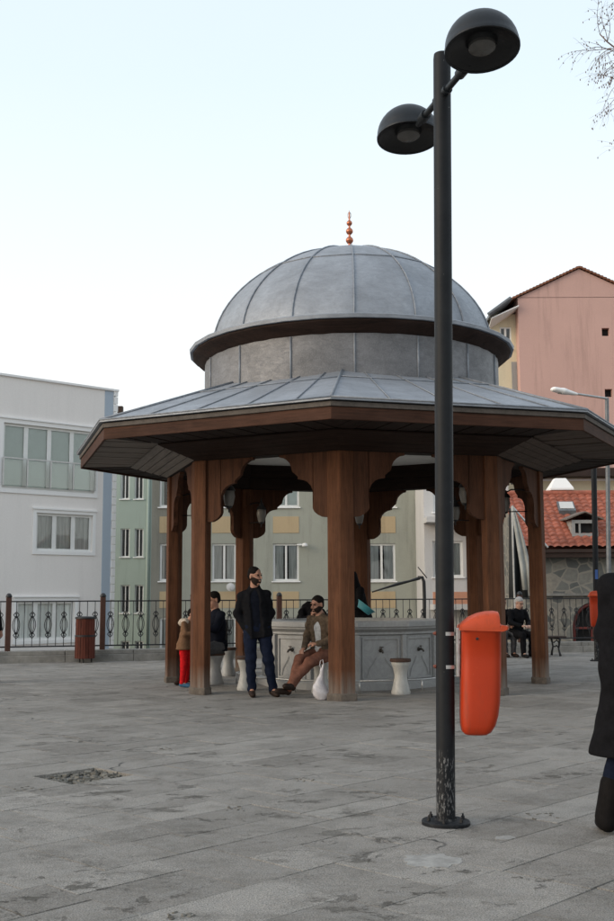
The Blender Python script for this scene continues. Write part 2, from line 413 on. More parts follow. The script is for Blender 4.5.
    for axn in range(3):
        u, v = [(1, 2), (2, 0), (0, 1)][axn]
        s0 = [slice(None)]*3; s1 = [slice(None)]*3; s0[axn] = slice(0, -1); s1[axn] = slice(1, None)
        A = ins[tuple(s0)]; B = ins[tuple(s1)]
        e = np.argwhere(A != B)
        e = e[(e[:, u] > 0) & (e[:, v] > 0) & (e[:, u] < sh[u]) & (e[:, v] < sh[v])]
        def g(du, dv):
            q = e.copy(); q[:, u] -= du; q[:, v] -= dv; return idx[tuple(q.T)]
        q = np.stack([g(0, 0), g(1, 0), g(1, 1), g(0, 1)], -1)
        fl = A[tuple(e.T)]; q[~fl] = q[~fl][:, ::-1]
        faces.append(q)
    Fc = np.concatenate(faces); Fc = Fc[(Fc >= 0).all(1)]
    return P, Fc
def nobj(name, prims, m, parent, cuts=(), h=.01, k=.025, folds=0, seed=0):
    P, Fc = nets(prims, cuts, h, k, folds, seed)
    me = bpy.data.meshes.new(name); me.from_pydata(P.tolist(), [], Fc.tolist()); me.validate()
    me.polygons.foreach_set('use_smooth', [True]*len(me.polygons)); me.materials.append(m)
    o = bpy.data.objects.new(name, me); C.objects.link(o); o.parent = parent
    md = o.modifiers.new('smooth', 'SMOOTH'); md.factor = .5; md.iterations = 2
    return o
CL = {}
def cloth(name, col, var=.3, rough=.9):
    if name not in CL:
        CL[name] = mat(name, col, rough, var, 22, .35, .008, spec=.07, fine=160)
    return CL[name]
skin = mat('skin', (.36, .185, .125), .55, .15, 18)
skin_pale = mat('pale skin', (.46, .27, .2), .55, .15, 18)
hair_dark = mat('dark hair', (.010, .008, .007), .85, .4, 60, spec=.1)
hair_grey = mat('grey hair', (.34, .33, .32), .7, .4, 60)

def hand(w, d, nrm, side):
    """palm, four fingers with a bend, thumb leaving the side of the palm"""
    w, d, nrm = Vector(w), Vector(d).normalized(), Vector(nrm).normalized()
    s = d.cross(nrm).normalized()*side
    P = [cone(w, w+d*.05, .026, .03, (nrm, .55)), cone(w+d*.04-s*.018, w+d*.085-s*.02, .022, .02, (nrm, .6)), cone(w+d*.04+s*.018, w+d*.085+s*.02, .022, .02, (nrm, .6))]
    for i, (o, L) in enumerate(((-.030, .06), (-.010, .075), (.011, .08), (.031, .072))):
        a = w+d*.088+s*o; b = a+(d*.8+nrm*.6).normalized()*L*.5; c = b+(d*.25+nrm*.95).normalized()*L*.5
        P += [cone(a, b, .0095, .009), cone(b, c, .009, .0075)]
    a = w+d*.03+s*.028; b = a+(d*.6+s*.8+nrm*.3).normalized()*.035; c = b+(d*.9+nrm*.5).normalized()*.032
    P += [cone(a, b, .013, .011), cone(b, c, .011, .009)]
    return P

def person(label, loc, rz, J, st, h=.011, seed=1, name='person', scale=1.0):
    T = thing(name, label, 'person', loc, rz); T.scale = (scale,)*3
    B = dict(pelvis=(0, 0, .96), waist=(0, 0, 1.1), chest=(0, 0, 1.30), neck=(0, .015, 1.47), head=(0, -.01, 1.635),
             hipL=(-.09, 0, .93), hipR=(.09, 0, .93), kneeL=(-.10, -.02, .51), kneeR=(.10, -.02, .51),
             ankL=(-.11, .01, .09), ankR=(.11, .01, .09), toeL=(-.13, -.15, .035), toeR=(.13, -.15, .035),
             shL=(-.185, .01, 1.42), shR=(.185, .01, 1.42), elL=(-.26, .03, 1.14), elR=(.26, .03, 1.14),
             wrL=(-.25, -.06, .90), wrR=(.25, -.06, .90), hdL=(0, -.2, -1), hdR=(0, -.2, -1), hnL=(.9, -.4, 0), hnR=(-.9, -.4, 0),
             yaw=0, pit=0, fwd=(0, -1, 0))
    B.update(J); V = {k: (Vector(v) if isinstance(v, tuple) else v) for k, v in B.items()}
    sq = (V['fwd'], .66)
    HR = Matrix.Rotation(V['yaw'], 3, 'Z') @ Matrix.Rotation(V['pit'], 3, 'X')
    hc = V['head']; HS = 1.08
    def hp(x, y, z): return hc + HR @ (Vector((x, y, z))*HS)
    Rm = [list(r) for r in HR]
    sk = st.get('skin', skin)
    body = [cone(V['pelvis'], V['waist'], .145, .125, sq), cone(V['waist'], V['chest'], .125, .15, sq),
            cone(V['chest'], V['neck']-Vector((0, 0, .06)), .15, .09, sq), cone(V['neck']-Vector((0, 0, .04)), hp(0, .01, -.06), .062, .055),
            ell(hp(0, .012, .035), (.077, .095, .09), Rm), ell(hp(0, -.018, -.045), (.060, .070, .078), Rm), ell(hp(0, -.05, -.095), (.032, .032, .026), Rm),
            cone(hp(0, -.088, .01), hp(0, -.112, -.028), .008, .014), ell(hp(-.076, .01, -.01), (.010, .018, .032), Rm), ell(hp(.076, .01, -.01), (.010, .018, .032), Rm),
            ell(hp(0, -.088, -.062), (.024, .012, .007), Rm), ell(hp(-.03, -.083, .028), (.024, .012, .007), Rm), ell(hp(.03, -.083, .028), (.024, .012, .007), Rm)]
    for s in 'LR':
        sg = -1 if s == 'L' else 1
        body += [cone(V['sh'+s]-Vector((0, 0, .02)), V['el'+s], .046, .040), cone(V['el'+s], V['wr'+s], .042, .027),
                 cone(V['chest']+Vector((0, 0, .05)), V['sh'+s]-Vector((0, 0, .02)), .075, .045, sq),
                 cone(V['hip'+s], V['knee'+s], .088, .058), cone(V['knee'+s], V['ank'+s], .056, .038),
                 cone(V['ank'+s], V['toe'+s], .036, .03)]
        if not st.get('pockets'): body += hand(V['wr'+s], V['hd'+s], V['hn'+s], sg if s == 'L' else sg)
        else: body += hand(V['wr'+s], V['hd'+s], V['hn'+s], sg)
    cuts = [ell(hp(-.03, -.098, .008), (.017, .012, .011), Rm), ell(hp(.03, -.098, .008), (.017, .012, .011), Rm)]
    nobj('body', body, sk, T, cuts, min(h, .010), .016)
    for sx in (-1, 1):
        e = MB().lathe([(0.0005, -.012), (.009, -.008), (.012, 0), (.009, .008), (.0005, .012)], 8, hp(sx*.03, -.079, .008)); e.build('eye', hair_dark, T, True)
    # hair
    if st.get('hair', hair_dark) is not None and not st.get('scarf'):
        hm = st.get('hair', hair_dark)
        hh = [ell(hp(0, .018, .047), (.082, .098, .086), Rm), ell(hp(0, .045, .0), (.074, .066, .07), Rm)]
        nobj('hair', hh, hm, T, [ell(hp(0, -.085, -.01), (.085, .07, .085), Rm), ('pl', hp(0, 0, -.055), HR @ Vector((0, -.3, -1)))], .009, .02, .004, seed)
    if st.get('beard'):
        nobj('beard', [ell(hp(0, -.016, -.048), (.0675, .0785, .086), Rm)], mat('dark beard', (.022, .015, .012), .9, .4, 80, spec=.1), T, [('pl', hp(0, -.09, -.047), HR @ Vector((0, -.55, 1))), ell(hp(0, -.108, -.062), (.02, .012, .006), Rm)], .008, .01, .002, seed)
    if st.get('scarf'):
        nobj('headscarf', [ell(hp(0, .02, .035), (.095, .115, .108), Rm), cone(hp(0, .03, -.04), V['neck']-Vector((0, 0, .03)), .095, .12)], st['scarf'], T,
             [ell(hp(0, -.105, -.01), (.062, .08, .088), Rm)], .01, .03, .003, seed)
    # trousers
    tr = []
    for s in 'LR':
        kn, an, hi = V['knee'+s], V['ank'+s], V['hip'+s]
        tr += [cone(hi, kn, .105, .076), cone(kn, an+(kn-an).normalized()*.02, .074, .060)]
    tr += [cone(V['pelvis']+Vector((0, 0, .06)), V['pelvis'], .135, .15, sq)]
    nobj('trousers', tr, st['trousers'], T, (), h, .03, .0065, seed)
    for s in 'LR':
        a, t = V['ank'+s], V['toe'+s]; dn = Vector((0, 0, -1))
        hd = (t-a); hd.z = 0; hd = hd.normalized() if hd.length > .01 else Vector((0, -1, 0))
        hl = a - hd*.025 + dn*.03
        nobj('shoe', [cone(a+Vector((0, 0, .03)) if st.get('boots') else a-Vector((0, 0, .0)), hl, .05, .043), cone(hl, t, .043, .038), cone((hl+t)/2, t+hd*.03, .042, .030)] + ([cone(a+(V['knee'+s]-a)*.45, a, .078, .068)] if st.get('boots') else []),
             st['shoes'], T, [('pl', (0, 0, min(a.z-.085, t.z-.035)+.002), (0, 0, -1))] if a.z < .2 else (), .009, .02)
    # upper garments
    def torso(e, hem):
        P = [cone(V['pelvis']+Vector((0, 0, hem)), V['waist'], .145+e, .135+e, sq), cone(V['waist'], V['chest'], .135+e, .155+e, sq),
             cone(V['chest'], V['neck']-Vector((0, 0, .05)), .15+e, .075+e, sq)]
        for s in 'LR': P += [cone(V['chest']+Vector((0, 0, .07)), V['sh'+s]-Vector((0, 0, .012)), .085+e*.5, .05+e*.6, sq)]
        return P
    def sleeves(e, cuff=.015):
        P = []
        for s in 'LR':
            w = V['wr'+s]; el = V['el'+s]
            P += [cone(V['sh'+s]-Vector((0, 0, .01)), el, .056+e, .048+e), cone(el, w+(el-w).normalized()*cuff, .048+e, .036+e)]
        return P
    if st.get('sweater'): nobj('sweater', torso(.008, .02)+sleeves(0, .05), st['sweater'], T, (), h, .03, .003, seed+1)
    if st.get('coat'):
        hm_ = st.get('hem', -.02); sq = (V['fwd'], .74); P = torso(st.get('fit', .022), hm_)+sleeves(.010)
        ud = (V['waist']-V['pelvis']).normalized()
        P.append(cone(V['pelvis']+ud*(hm_-.06), V['pelvis'], .20, .19, sq))
        cuts = [ell(hc, (.10, .11, .105), Rm), ('pl', V['pelvis']+ud*(hm_-.05), -ud)] if not st.get('skirt') else [ell(hc, (.10, .11, .105), Rm)]
        f = V['fwd'].normalized()
        if st.get('skirt') and st.get('wide', 0) > 0:
            P.append(cone(V['chest']-Vector((0, 0, .02)), V['pelvis'], .25, .285, (V['fwd'], .6)))
        if st.get('skirt'):
            for s in 'LR':
                kn = V['knee'+s]; hi = V['hip'+s]; P.append(cone(hi, hi+(kn-hi)*st['skirt'], .15, .17+st.get('wide', 0)*.7))
            P.append(cone(V['pelvis'], (V['hipL']+V['hipR'])/2+((V['kneeL']-V['hipL'])+(V['kneeR']-V['hipR']))/2*st['skirt'], .17, .20+st.get('wide', 0), sq))
            zc = V['hipL'].z+(V['kneeL'].z-V['hipL'].z)*st['skirt']
            cuts.append(('pl', (0, 0, zc), (0, 0, -1)))
        if st.get('open'):
            a = V['neck']-Vector((0, 0, .02))+f*.14; b = V['pelvis']+f*.19; m_ = V['chest']+f*.19
            cuts += [cone(a, m_, .07, .105), cone(m_, V['waist']+f*.18, .105, .10), cone(V['waist']+f*.18, b-Vector((0, 0, .2))+f*.03, .10, .12)]
        if st.get('collar'): P.append(cone(V['neck']+Vector((0, .035, -.05)), V['neck']+Vector((0, .035, .0)), .09, .085))
        if st.get('hood'): P += [ell(V['neck']-f*.075+Vector((0, 0, -.05)), (.13, .075, .07)), cone(V['neck']-f*.03+Vector((-.09, 0, -.02)), V['neck']-f*.03+Vector((.09, 0, -.02)), .05, .05)]
        nobj('jacket' if not st.get('skirt') else 'coat', P, st['coat'], T, cuts, h, .03, .0035 if st.get('skirt') else .007, seed+2)
    return T

# ------------------------------------------------------------------ ground
TH = rad(46)
FL = [Vector((-13.5, 20.6)), Vector((-6.5, 23.4)), Vector((-.75, 25.0)), Vector((6.9, 26.9)), Vector((15, 28.6))]   # railing line
def inside(p):
    for a, b in zip(FL[:-1], FL[1:]):
        d = b-a; nrm = Vector((-d.y, d.x)).normalized()
        if (p-a).dot(nrm) > -.25: return False
    return True
def clip(poly):
    for a, b in zip(FL[:-1], FL[1:]):
        d = b-a; nrm = Vector((-d.y, d.x)).normalized(); out = []
        for i in range(len(poly)):
            p, q = poly[i], poly[(i+1) % len(poly)]
            dp, dq = (p-a).dot(nrm)+.2, (q-a).dot(nrm)+.2
            if dp <= 0: out.append(p)
            if (dp < 0) != (dq < 0) and abs(dp-dq) > 1e-9: out.append(p+(q-p)*(dp/(dp-dq)))
        poly = out
        if len(poly) < 3: return []
    return poly
def g2(u, v): p = G(u, v); return Vector((p.x, p.y))
POTS = [(g2(88, 770), .40), (g2(28, 789), .12), (g2(168, 749), .13), (g2(303, 780), .11), (g2(236, 809), .10), (g2(540, 815), .16), (g2(182, 916), .07)]
vs, fs, tones = [], [], []
ct, sn = math.cos(TH), math.sin(TH)
rects = []
def split(u0, v0, u1, v1, lim):
    du, dv_ = u1-u0, v1-v0
    if (du*dv_ < lim and max(du, dv_) < 1.5) or max(du, dv_) < .55:
        rects.append((u0, v0, u1, v1)); return
    if du > dv_*random.uniform(1.0, 1.6):
        m_ = u0+du*random.uniform(.36, .64); split(u0, v0, m_, v1, lim); split(m_, v0, u1, v1, lim)
    else:
        m_ = v0+dv_*random.uniform(.36, .64); split(u0, v0, u1, m_, lim); split(u0, m_, u1, v1, lim)
v = -14.0
while v < 32:
    hgt = random.choice([1.0, 1.25, .5, 1.6, .75]); u = -16-random.random()
    while u < 34:
        L = random.uniform(1.8, 4.2); split(u, v, u+L, v+hgt, random.choice([.2, .28, .36, .5, .65])); u += L
    v += hgt
def rcen(q): a_, b_ = (q[0]+q[2])/2, (q[1]+q[3])/2; return Vector((a_*ct-b_*sn, a_*sn+b_*ct+4))
pc0 = g2(100, 770)
gone = sorted(range(len(rects)), key=lambda i: (rcen(rects[i])-pc0).length)[:2]
POTS[0] = ((rcen(rects[gone[0]])+rcen(rects[gone[1]]))/2, .5)
for rk, (u0, v0, u1, v1) in enumerate(rects):
    g = random.choice([.0015, .002, .002, .003, .004, .006])
    j = lambda: random.uniform(-.005, .005)
    q = [(u0+g, v0+g), (u1-g, v0+g), (u1-g, v1-g), (u0+g, v1-g)]
    P = [Vector(((a+j()*.3)*ct-(b+j()*.3)*sn, (a+j()*.3)*sn+(b+j()*.3)*ct+4)) for a, b in q]
    cen = sum(P, Vector((0, 0)))/4
    if not (-10.5 < cen.x < 13 and 1.5 < cen.y < 28.5): continue
    P = clip(P)
    if len(P) < 3 or rk in gone: continue
    cen = sum(P, Vector((0, 0)))/len(P)
    n = len(P); o = len(vs); dz = random.uniform(-.0012, .0018); tx, ty = random.uniform(-.003, .003), random.uniform(-.003, .003)
    top = [(p.x-(p.x-cen.x)*.006, p.y-(p.y-cen.y)*.006, dz+(p.x-cen.x)*tx+(p.y-cen.y)*ty) for p in P]
    rim = [(p.x, p.y, dz-.002) for p in P]; bot = [(p.x, p.y, -.03) for p in P]
    vs += top+rim+bot; t = min(1, max(0, random.gauss(.5, .27)))
    F_ = [tuple(range(o, o+n))]
    for i in range(n):
        k = (i+1) % n; F_ += [(o+i, o+n+i, o+n+k, o+k), (o+n+i, o+2*n+i, o+2*n+k, o+n+k)]
    fs += F_; tones += [t]*len(F_)
me = bpy.data.meshes.new('stone_pavement'); me.from_pydata(vs, [], fs); me.materials.append(M['paving'])
at = me.attributes.new('tone', 'FLOAT', 'FACE'); at.data.foreach_set('value', tones)
pv = bpy.data.objects.new('stone_pavement', me); C.objects.link(pv); kind(pv)
bm = bmesh.new(); bm.from_mesh(me); bmesh.ops.recalc_face_normals(bm, faces=bm.faces); bm.to_mesh(me); bm.free()
# bed below the slabs, and the plaza beyond the slabs' field
poly = [(-60, -60), (60, -60), (60, 28.6), (15, 28.6), (6.9, 26.9), (-.75, 25.0), (-6.5, 23.4), (-13.5, 20.6), (-60, 2)]
kind(MB().prism(poly, -4.0, -.045).build('plaza_ground', M['joint']))
from mathutils.geometry import tessellate_polygon
hc_ = POTS[0][0]; outer = [Vector((x, y, -.0045)) for x, y in poly]; hole = [Vector((hc_.x+1.0*math.cos(2*PI*i/20), hc_.y+1.0*math.sin(2*PI*i/20), -.0045)) for i in range(20)]
tri = tessellate_polygon([outer, hole[::-1]]); kind(MB().add(outer+hole[::-1], [tuple(t) for t in tri]).build('joint_bed', M['joint']))
kind(MB().add([(-600, -200, -4.02), (600, -200, -4.02), (600, 900, -4.02), (-600, 900, -4.02)], [(0, 1, 2, 3)]).build('ground', M['earth']))
# broken holes: rubble
for ci, (c, r) in enumerate(POTS):
    mb = MB()
    for i in range(380 if ci == 0 else 10):
        a, q = random.uniform(0, 2*PI), r*math.sqrt(random.random())*.9
        s = random.uniform(.008, .03 if ci == 0 else .014)
        R = Matrix.Rotation(random.uniform(0, 3), 3, 'Z') @ Matrix.Rotation(random.uniform(-.5, .5), 3, 'X')
        mb.box((c.x+q*math.cos(a), c.y+q*math.sin(a), -.036+s*.5 if ci == 0 else .000), (s*2, s*1.4, s*.8), R=R)
    kind(mb.build('loose_rubble', M['rubble'], bevel=.003), 'stuff')
def splotch(u, v, rx, ry, rot, name, m, z=.003, n=90, jag=.22):
    c = g2(u, v); P = []
    ph = [random.uniform(0, 6) for _ in range(6)]
    for i in range(n):
        a = 2*PI*i/n
        r = 1+jag*(math.sin(2*a+ph[0])*.5+math.sin(5*a+ph[1])*.35+math.sin(9*a+ph[2])*.25+math.sin(17*a+ph[3])*.2)+random.uniform(-.03, .03)
        x, y = rx*r*math.cos(a), ry*r*math.sin(a)
        P.append((c.x+x*math.cos(rot)-y*math.sin(rot), c.y+x*math.sin(rot)+y*math.cos(rot)))
    kind(MB().prism(P, -.006, z).build(name, m))
splotch(432, 861, .14, .16, .3, 'mortar_stain', M['mortar'])
splotch(505, 838, .06, .05, .3, 'mortar_stain', M['mortar'])

# ------------------------------------------------------------------ low wall (kerb) and railing
mb = MB(); mc = MB()
for a, b in zip(FL[:-1], FL[1:]):
    d = (b-a); L = d.length; t = d/L; ang = math.atan2(t.y, t.x); nn = Vector((-t.y, t.x)); k = 0
    cur = 0
    while cur < L-.01:
        w = min(L-cur, random.uniform(1.1, 1.5)); c = a+t*(cur+w/2)
        mb.box((c.x-nn.x*.03, c.y-nn.y*.03, .07), (w-.008, .44, .17), ang)
        c2 = c+nn*.02
        mc.box((c2.x, c2.y, .2), (w-.012, .40, .09), ang); cur += w
kw = thing('low_kerb_wall', 'low pale stone kerb wall running under the iron railing', 'low wall', (0, 0, 0))
mb.build('base_course', M['kerb'], kw, bevel=.008); mc.build('coping', M['kerb'], kw, bevel=.012)

def baluster_plain():
    return MB().tube([(0, 0, .06), (0, 0, 1.03)], .008, 6)
def baluster_ornate():
    m_ = MB().tube([(0, 0, .06), (0, 0, .30)], .008, 6).tube([(0, 0, .74), (0, 0, 1.03)], .008, 6)
    for sg in (-1, 1):
        for amp, z0, z1, ph in ((.075, .31, .74, 0), (.038, .33, .72, 0), (.05, .24, .37, 0), (.05, .68, .81, 0)):
            m_.tube([(sg*amp*math.sin(PI*i/10), sg*.004, z0+(z1-z0)*i/10) for i in range(11)], .009, 5)
        m_.tube([(sg*(.05-.05*i/5)*1.2, 0, .735+.05*math.sin(PI*i/5)) for i in range(6)], .007, 5)
        m_.tube([(sg*(.05-.05*i/5)*1.2, 0, .315-.04*math.sin(PI*i/5)) for i in range(6)], .007, 5)
    return m_
rl = thing('iron_railing', 'black iron railing with oval scroll balusters between brown posts', 'railing')
bp = baluster_plain().build('baluster', M['iron'], rl, True); bo = baluster_ornate().build('baluster', M['iron'], rl, True)
used = [False, False]
# post stations along the polyline
def at_len(s):
    for a, b in zip(FL[:-1], FL[1:]):
        L = (b-a).length
        if s <= L: return a+(b-a)*(s/L), (b-a)/L
        s -= L
    return FL[-1], (FL[-1]-FL[-2]).normalized()
L0 = (FL[1]-FL[0]).length
stations = [L0+2.02*i for i in range(-2, 9)]
pp = []
for s in stations:
    p, t = at_len(s); pp.append(p)
pm = MB().box((0, 0, .59), (.115, .115, 1.19)); pmesh = pm.build('post', M['post_paint'], rl, bevel=.012)
cap = MB().lathe([(.001, .09), (.03, .085), (.06, .05), (.068, .02), (.068, 0), (.001, 0)], 12).build('post_cap', M['iron'], pmesh, True, loc=(0, 0, 1.185))
ZB = .275
for i, p in enumerate(pp):
    o, c_ = (pmesh, cap) if i == 0 else (pmesh.copy(), cap.copy())
    if i: C.objects.link(o); C.objects.link(c_); c_.parent = o
    q = pp[min(i+1, len(pp)-1)]-pp[max(i-1, 0)]
    o.location = (p.x, p.y, ZB-.06); o.rotation_euler = (0, 0, math.atan2(q.y, q.x))
nb = 0
for i in range(len(pp)-1):
    a, b = pp[i], pp[i+1]; d = b-a; L = d.length; ang = math.atan2(d.y, d.x); c = (a+b)/2
    m_ = MB().box((c.x, c.y, ZB+1.035), (L-.1, .045, .028), ang); m_.build('top_rail', M['iron'], rl, bevel=.004)
    m_ = MB().box((c.x, c.y, ZB+.06), (L-.1, .04, .03), ang); m_.build('bottom_rail', M['iron'], rl, bevel=.004)
    for k in range(1, 12):
        if nb >= 96: break
        orn = k % 2 == 1
        if i == 0 and k < 6: continue
        src = bo if orn else bp
        ob = src if not used[orn] else src.copy()
        if used[orn]: C.objects.link(ob)
        used[orn] = True; nb += 1
        q = a+d*(k/12); ob.location = (q.x, q.y, ZB); ob.rotation_euler = (0, 0, ang)
for i in range(len(pp)-1):
    pass

# ------------------------------------------------------------------ pavilion
PC = (0.747, 17.66); ROT = -.0953
pav = thing('ablution_pavilion', 'octagonal timber pavilion with lead dome sheltering the fountain', 'pavilion', (PC[0], PC[1], 0), ROT)
def pol(R, deg, z=0): a = rad(deg); return Vector((R*math.sin(a), -R*math.cos(a), z))
def kite(ap, f=.2, d=.16):
    c, s = math.cos(rad(22.5)), math.sin(rad(22.5))
    p1 = (f*c, ap-f*s); p2 = (f*c-d*s, ap-f*s-d*c)
    return [(0, ap), (-p1[0], p1[1]), (-p2[0], p2[1]), (0, p2[1]-.05), p2, p1]
def orient(poly, deg):
    n = pol(1, deg); t = Vector((n.y, -n.x, 0)) * -1
    return [(t.x*x+n.x*y, t.y*x+n.y*y) for x, y in poly]
for k in range(8):
    deg = 45*k
    n = pol(1, deg)
    root = MB().prism(orient([(x, y-3.0) for x, y in kite(3.13)], deg), .085, 3.39).build('pillar', M['wood'], pav, bevel=.012)
    root.location = n*3.0
    pl = MB().prism(orient([(x*1.13, (y-3.0)*1.13+.0) for x, y in kite(3.13)], deg), -.01, .10).build('pillar_base', mat('weathered pillar base', (.115, .095, .078), .9, .45, 9, .6, .02), root, bevel=.015)
# arch panels
prof = [(0, .92), (.05, .915), (.12, .88), (.17, .84), (.195, .79), (.19, .74), (.178, .68), (.178, .62), (.19, .55), (.225, .47), (.28, .415), (.35, .385), (.43, .372), (.43, .335),
        (.47, .30), (.52, .26), (.535, .20), (.56, .14), (.61, .09), (.67, .055), (.73, .045), (.73, 0)]
for k in range(8):
    deg = 45*k+22.5; n = pol(1, deg); t = Vector((-n.y, n.x, 0))
    half = 3.0*math.sin(rad(22.5))-.11; ap = 3.0*math.cos(rad(22.5))+.045
    edge = 3.0*math.sin(rad(22.5))-.20
    rows = []
    mb = MB()
    for sg in (-1, 1):
        top = 3.40
        P = [(half, top), (half, top-.92)]+[(edge-u_, top-w_) for u_, w_ in prof]
        # split into convex-ish vertical strips
        xs = [half]+[edge-u_ for u_, _ in prof]; zs = [top-.92]+[top-w_ for _, w_ in prof]
        pts = []
        for x_, z_ in zip(xs, zs): pts.append((x_, z_))
        n_ = len(pts)
        vs = []
        for off in (.035, -.035):
            for x_, z_ in pts: vs += [n*(ap+off)+t*(sg*x_)+Vector((0, 0, z_)), n*(ap+off)+t*(sg*x_)+Vector((0, 0, top+.0))]
        m2 = 2*n_; fs_ = []
        for i in range(n_-1):
            a = 2*i
            fs_ += [(a, a+2, a+3, a+1), (m2+a, m2+a+1, m2+a+3, m2+a+2), (a, m2+a, m2+a+2, a+2)]
        fs_ += [(0, 1, m2+1, m2)]
        mb.add(vs, fs_)
    mb.build('arch_panel', M['wood_carved'], pav)
def ring(R0, R1, z0, z1, m, name, parent=pav, bev=.006, per=True):
    """one straight timber per octagon side, mitred"""
    obs = []
    for k in range(8):
        a, b = 45*k, 45*k+45
        A0, B0, A1, B1 = pol(R0, a), pol(R0, b), pol(R1, a), pol(R1, b)
        P = [A0, B0, B1, A1]; mid = (A1+B1)/2; ang = math.atan2((B1-A1).y, (B1-A1).x)
        Ri = Matrix.Rotation(-ang, 3, 'Z')
        L = [Ri @ (p-mid) for p in P]
        mb = MB().prism([(p.x, p.y) for p in L], z0, z1)
        o = mb.build(name, m, parent, bevel=bev); o.location = mid; o.rotation_euler = (0, 0, ang); obs.append(o)
    return obs
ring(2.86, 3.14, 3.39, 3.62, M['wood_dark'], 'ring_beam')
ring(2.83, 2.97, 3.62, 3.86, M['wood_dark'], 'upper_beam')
ring(4.60, 4.64, 3.575, 3.735, M['wood_h'], 'fascia_board')
ring(4.585, 4.665, 3.738, 3.80, M['wood_grey'], 'eave_shingle')
# soffit: boards running in from the eave, one mesh per side, plus a coved band; light and shade painted per side
for k in range(8):
    a, b = pol(1, 45*k), pol(1, 45*k+45); n = pol(1, 45*k+22.5); t = (b-a).normalized(); c22 = math.cos(rad(22.5)); t22 = math.tan(rad(22.5))
    ang = math.atan2(t.y, t.x)
    mb = MB(); W0, W1 = 3.72*c22, 4.598*c22; x = -W1*t22
    while x < W1*t22-.01:
        w = min(.29, W1*t22-x); zz = 3.60+random.uniform(-.006, .006)
        def yi(xx): return max(W0, abs(xx)/t22)
        q = [(x+.014, yi(x+.014)), (x+w-.014, yi(x+w-.014)), (x+w-.014, W1), (x+.014, W1)]
        if W1-min(q[0][1], q[1][1]) > .02:
            if q[0][1] > W1: q[0] = (q[0][0], W1-.001)
            if q[1][1] > W1: q[1] = (q[1][0], W1-.001)
            mb.prism([(p[0], -p[1]) for p in q][::-1], zz, zz+.02)
        x += w
    o = mb.build('soffit_board', M['soffit_lit' if k == 6 else 'soffit_mid' if k == 1 else 'soffit_shade'], pav); o.rotation_euler = (0, 0, rad(45*k+22.5))  # lit left side painted pale, shaded front and back painted dark
    mb = MB(); nb_ = 5
    for i in range(nb_):
        f0, f1 = i/nb_, (i+1)/nb_-.03
        r0, r1 = 3.76+(3.12-3.76)*f0, 3.76+(3.12-3.76)*f1; z0, z1 = 3.575+(3.40-3.575)*f0, 3.575+(3.40-3.575)*f1
        y0, y1 = r0*c22, r1*c22
        P = [(-y0*t22, -y0, z0), (y0*t22, -y0, z0), (y1*t22, -y1, z1-.006), (-y1*t22, -y1, z1-.006)]
        mb.slab(P, (0, 0, .018))
    o = mb.build('cove_board', M['cove_lit' if k == 6 else 'soffit_mid' if k == 1 else 'cove_dark'], pav); o.rotation_euler = (0, 0, rad(45*k+22.5))  # cove tones painted the same way, paler where light reaches in
# closed deck over the soffit so no light leaks
mb = MB()
o8 = [pol(4.6, 45*k) for k in range(8)]; i8 = [pol(3.0, 45*k) for k in range(8)]
mb.add([(*p.xy, 3.70) for p in o8]+[(*p.xy, 3.70) for p in i8], [(k, (k+1) % 8, 8+(k+1) % 8, 8+k) for k in range(8)]); mb.build('roof_deck', M['wood_dark'], pav)
# inside ceiling
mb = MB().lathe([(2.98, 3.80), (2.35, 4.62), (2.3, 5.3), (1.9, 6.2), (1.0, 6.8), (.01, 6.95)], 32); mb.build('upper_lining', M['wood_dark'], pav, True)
MB().lathe([(2.9, 3.845), (.01, 3.86)], 32).build('plaster_ceiling', M['ceiling'], pav, True)
# lower roof: octagon, eight lead facets with seams
ze, zd, Re, Rd = 3.835, 4.70, 4.71, 2.30
def rp(R, deg, dz=0): return pol(R, deg, ze+(zd-ze)*(Re-R)/(Re-Rd)+dz)
mb = MB(); N = 8
vs = [rp(Re, 45*k) for k in range(8)]+[rp(Rd, 45*k) for k in range(8)]+[rp(Re, 45*k, -.02) for k in range(8)]+[pol(Re-.12, 45*k, ze-.02) for k in range(8)]
fs_ = []
for k in range(8):
    j = (k+1) % 8; fs_ += [(k, j, 8+j, 8+k), (16+k, 16+j, j, k), (24+k, 24+j, 16+j, 16+k)]
mb.add(vs, fs_)
lr = mb.build('lower_roof', M['lead'], pav)
sm = MB()
for k in range(8):
    A, B, A2, B2 = rp(Re, 45*k, .012), rp(Re, 45*k+45, .012), rp(Rd, 45*k, .012), rp(Rd, 45*k+45, .012)
    sm.tube([A+(A2-A)*0.0, A2], .018, 7)
    for f0, f1 in ((.22, .18), (.44, .42), (.66, .66), (.86, .86)):
        P0 = A+(B-A)*f0; P1 = A2+(B2-A2)*f1
        sm.tube([P0, P1], .009, 6)
    fl = .70+random.uniform(-.02, .02)
    sm.tube([A+(A2-A)*fl, B+(B2-B)*fl], .009, 5)
    sm.tube([A, B], .012, 6)
sm.build('roof_seam', M['lead_seam'], lr, True)
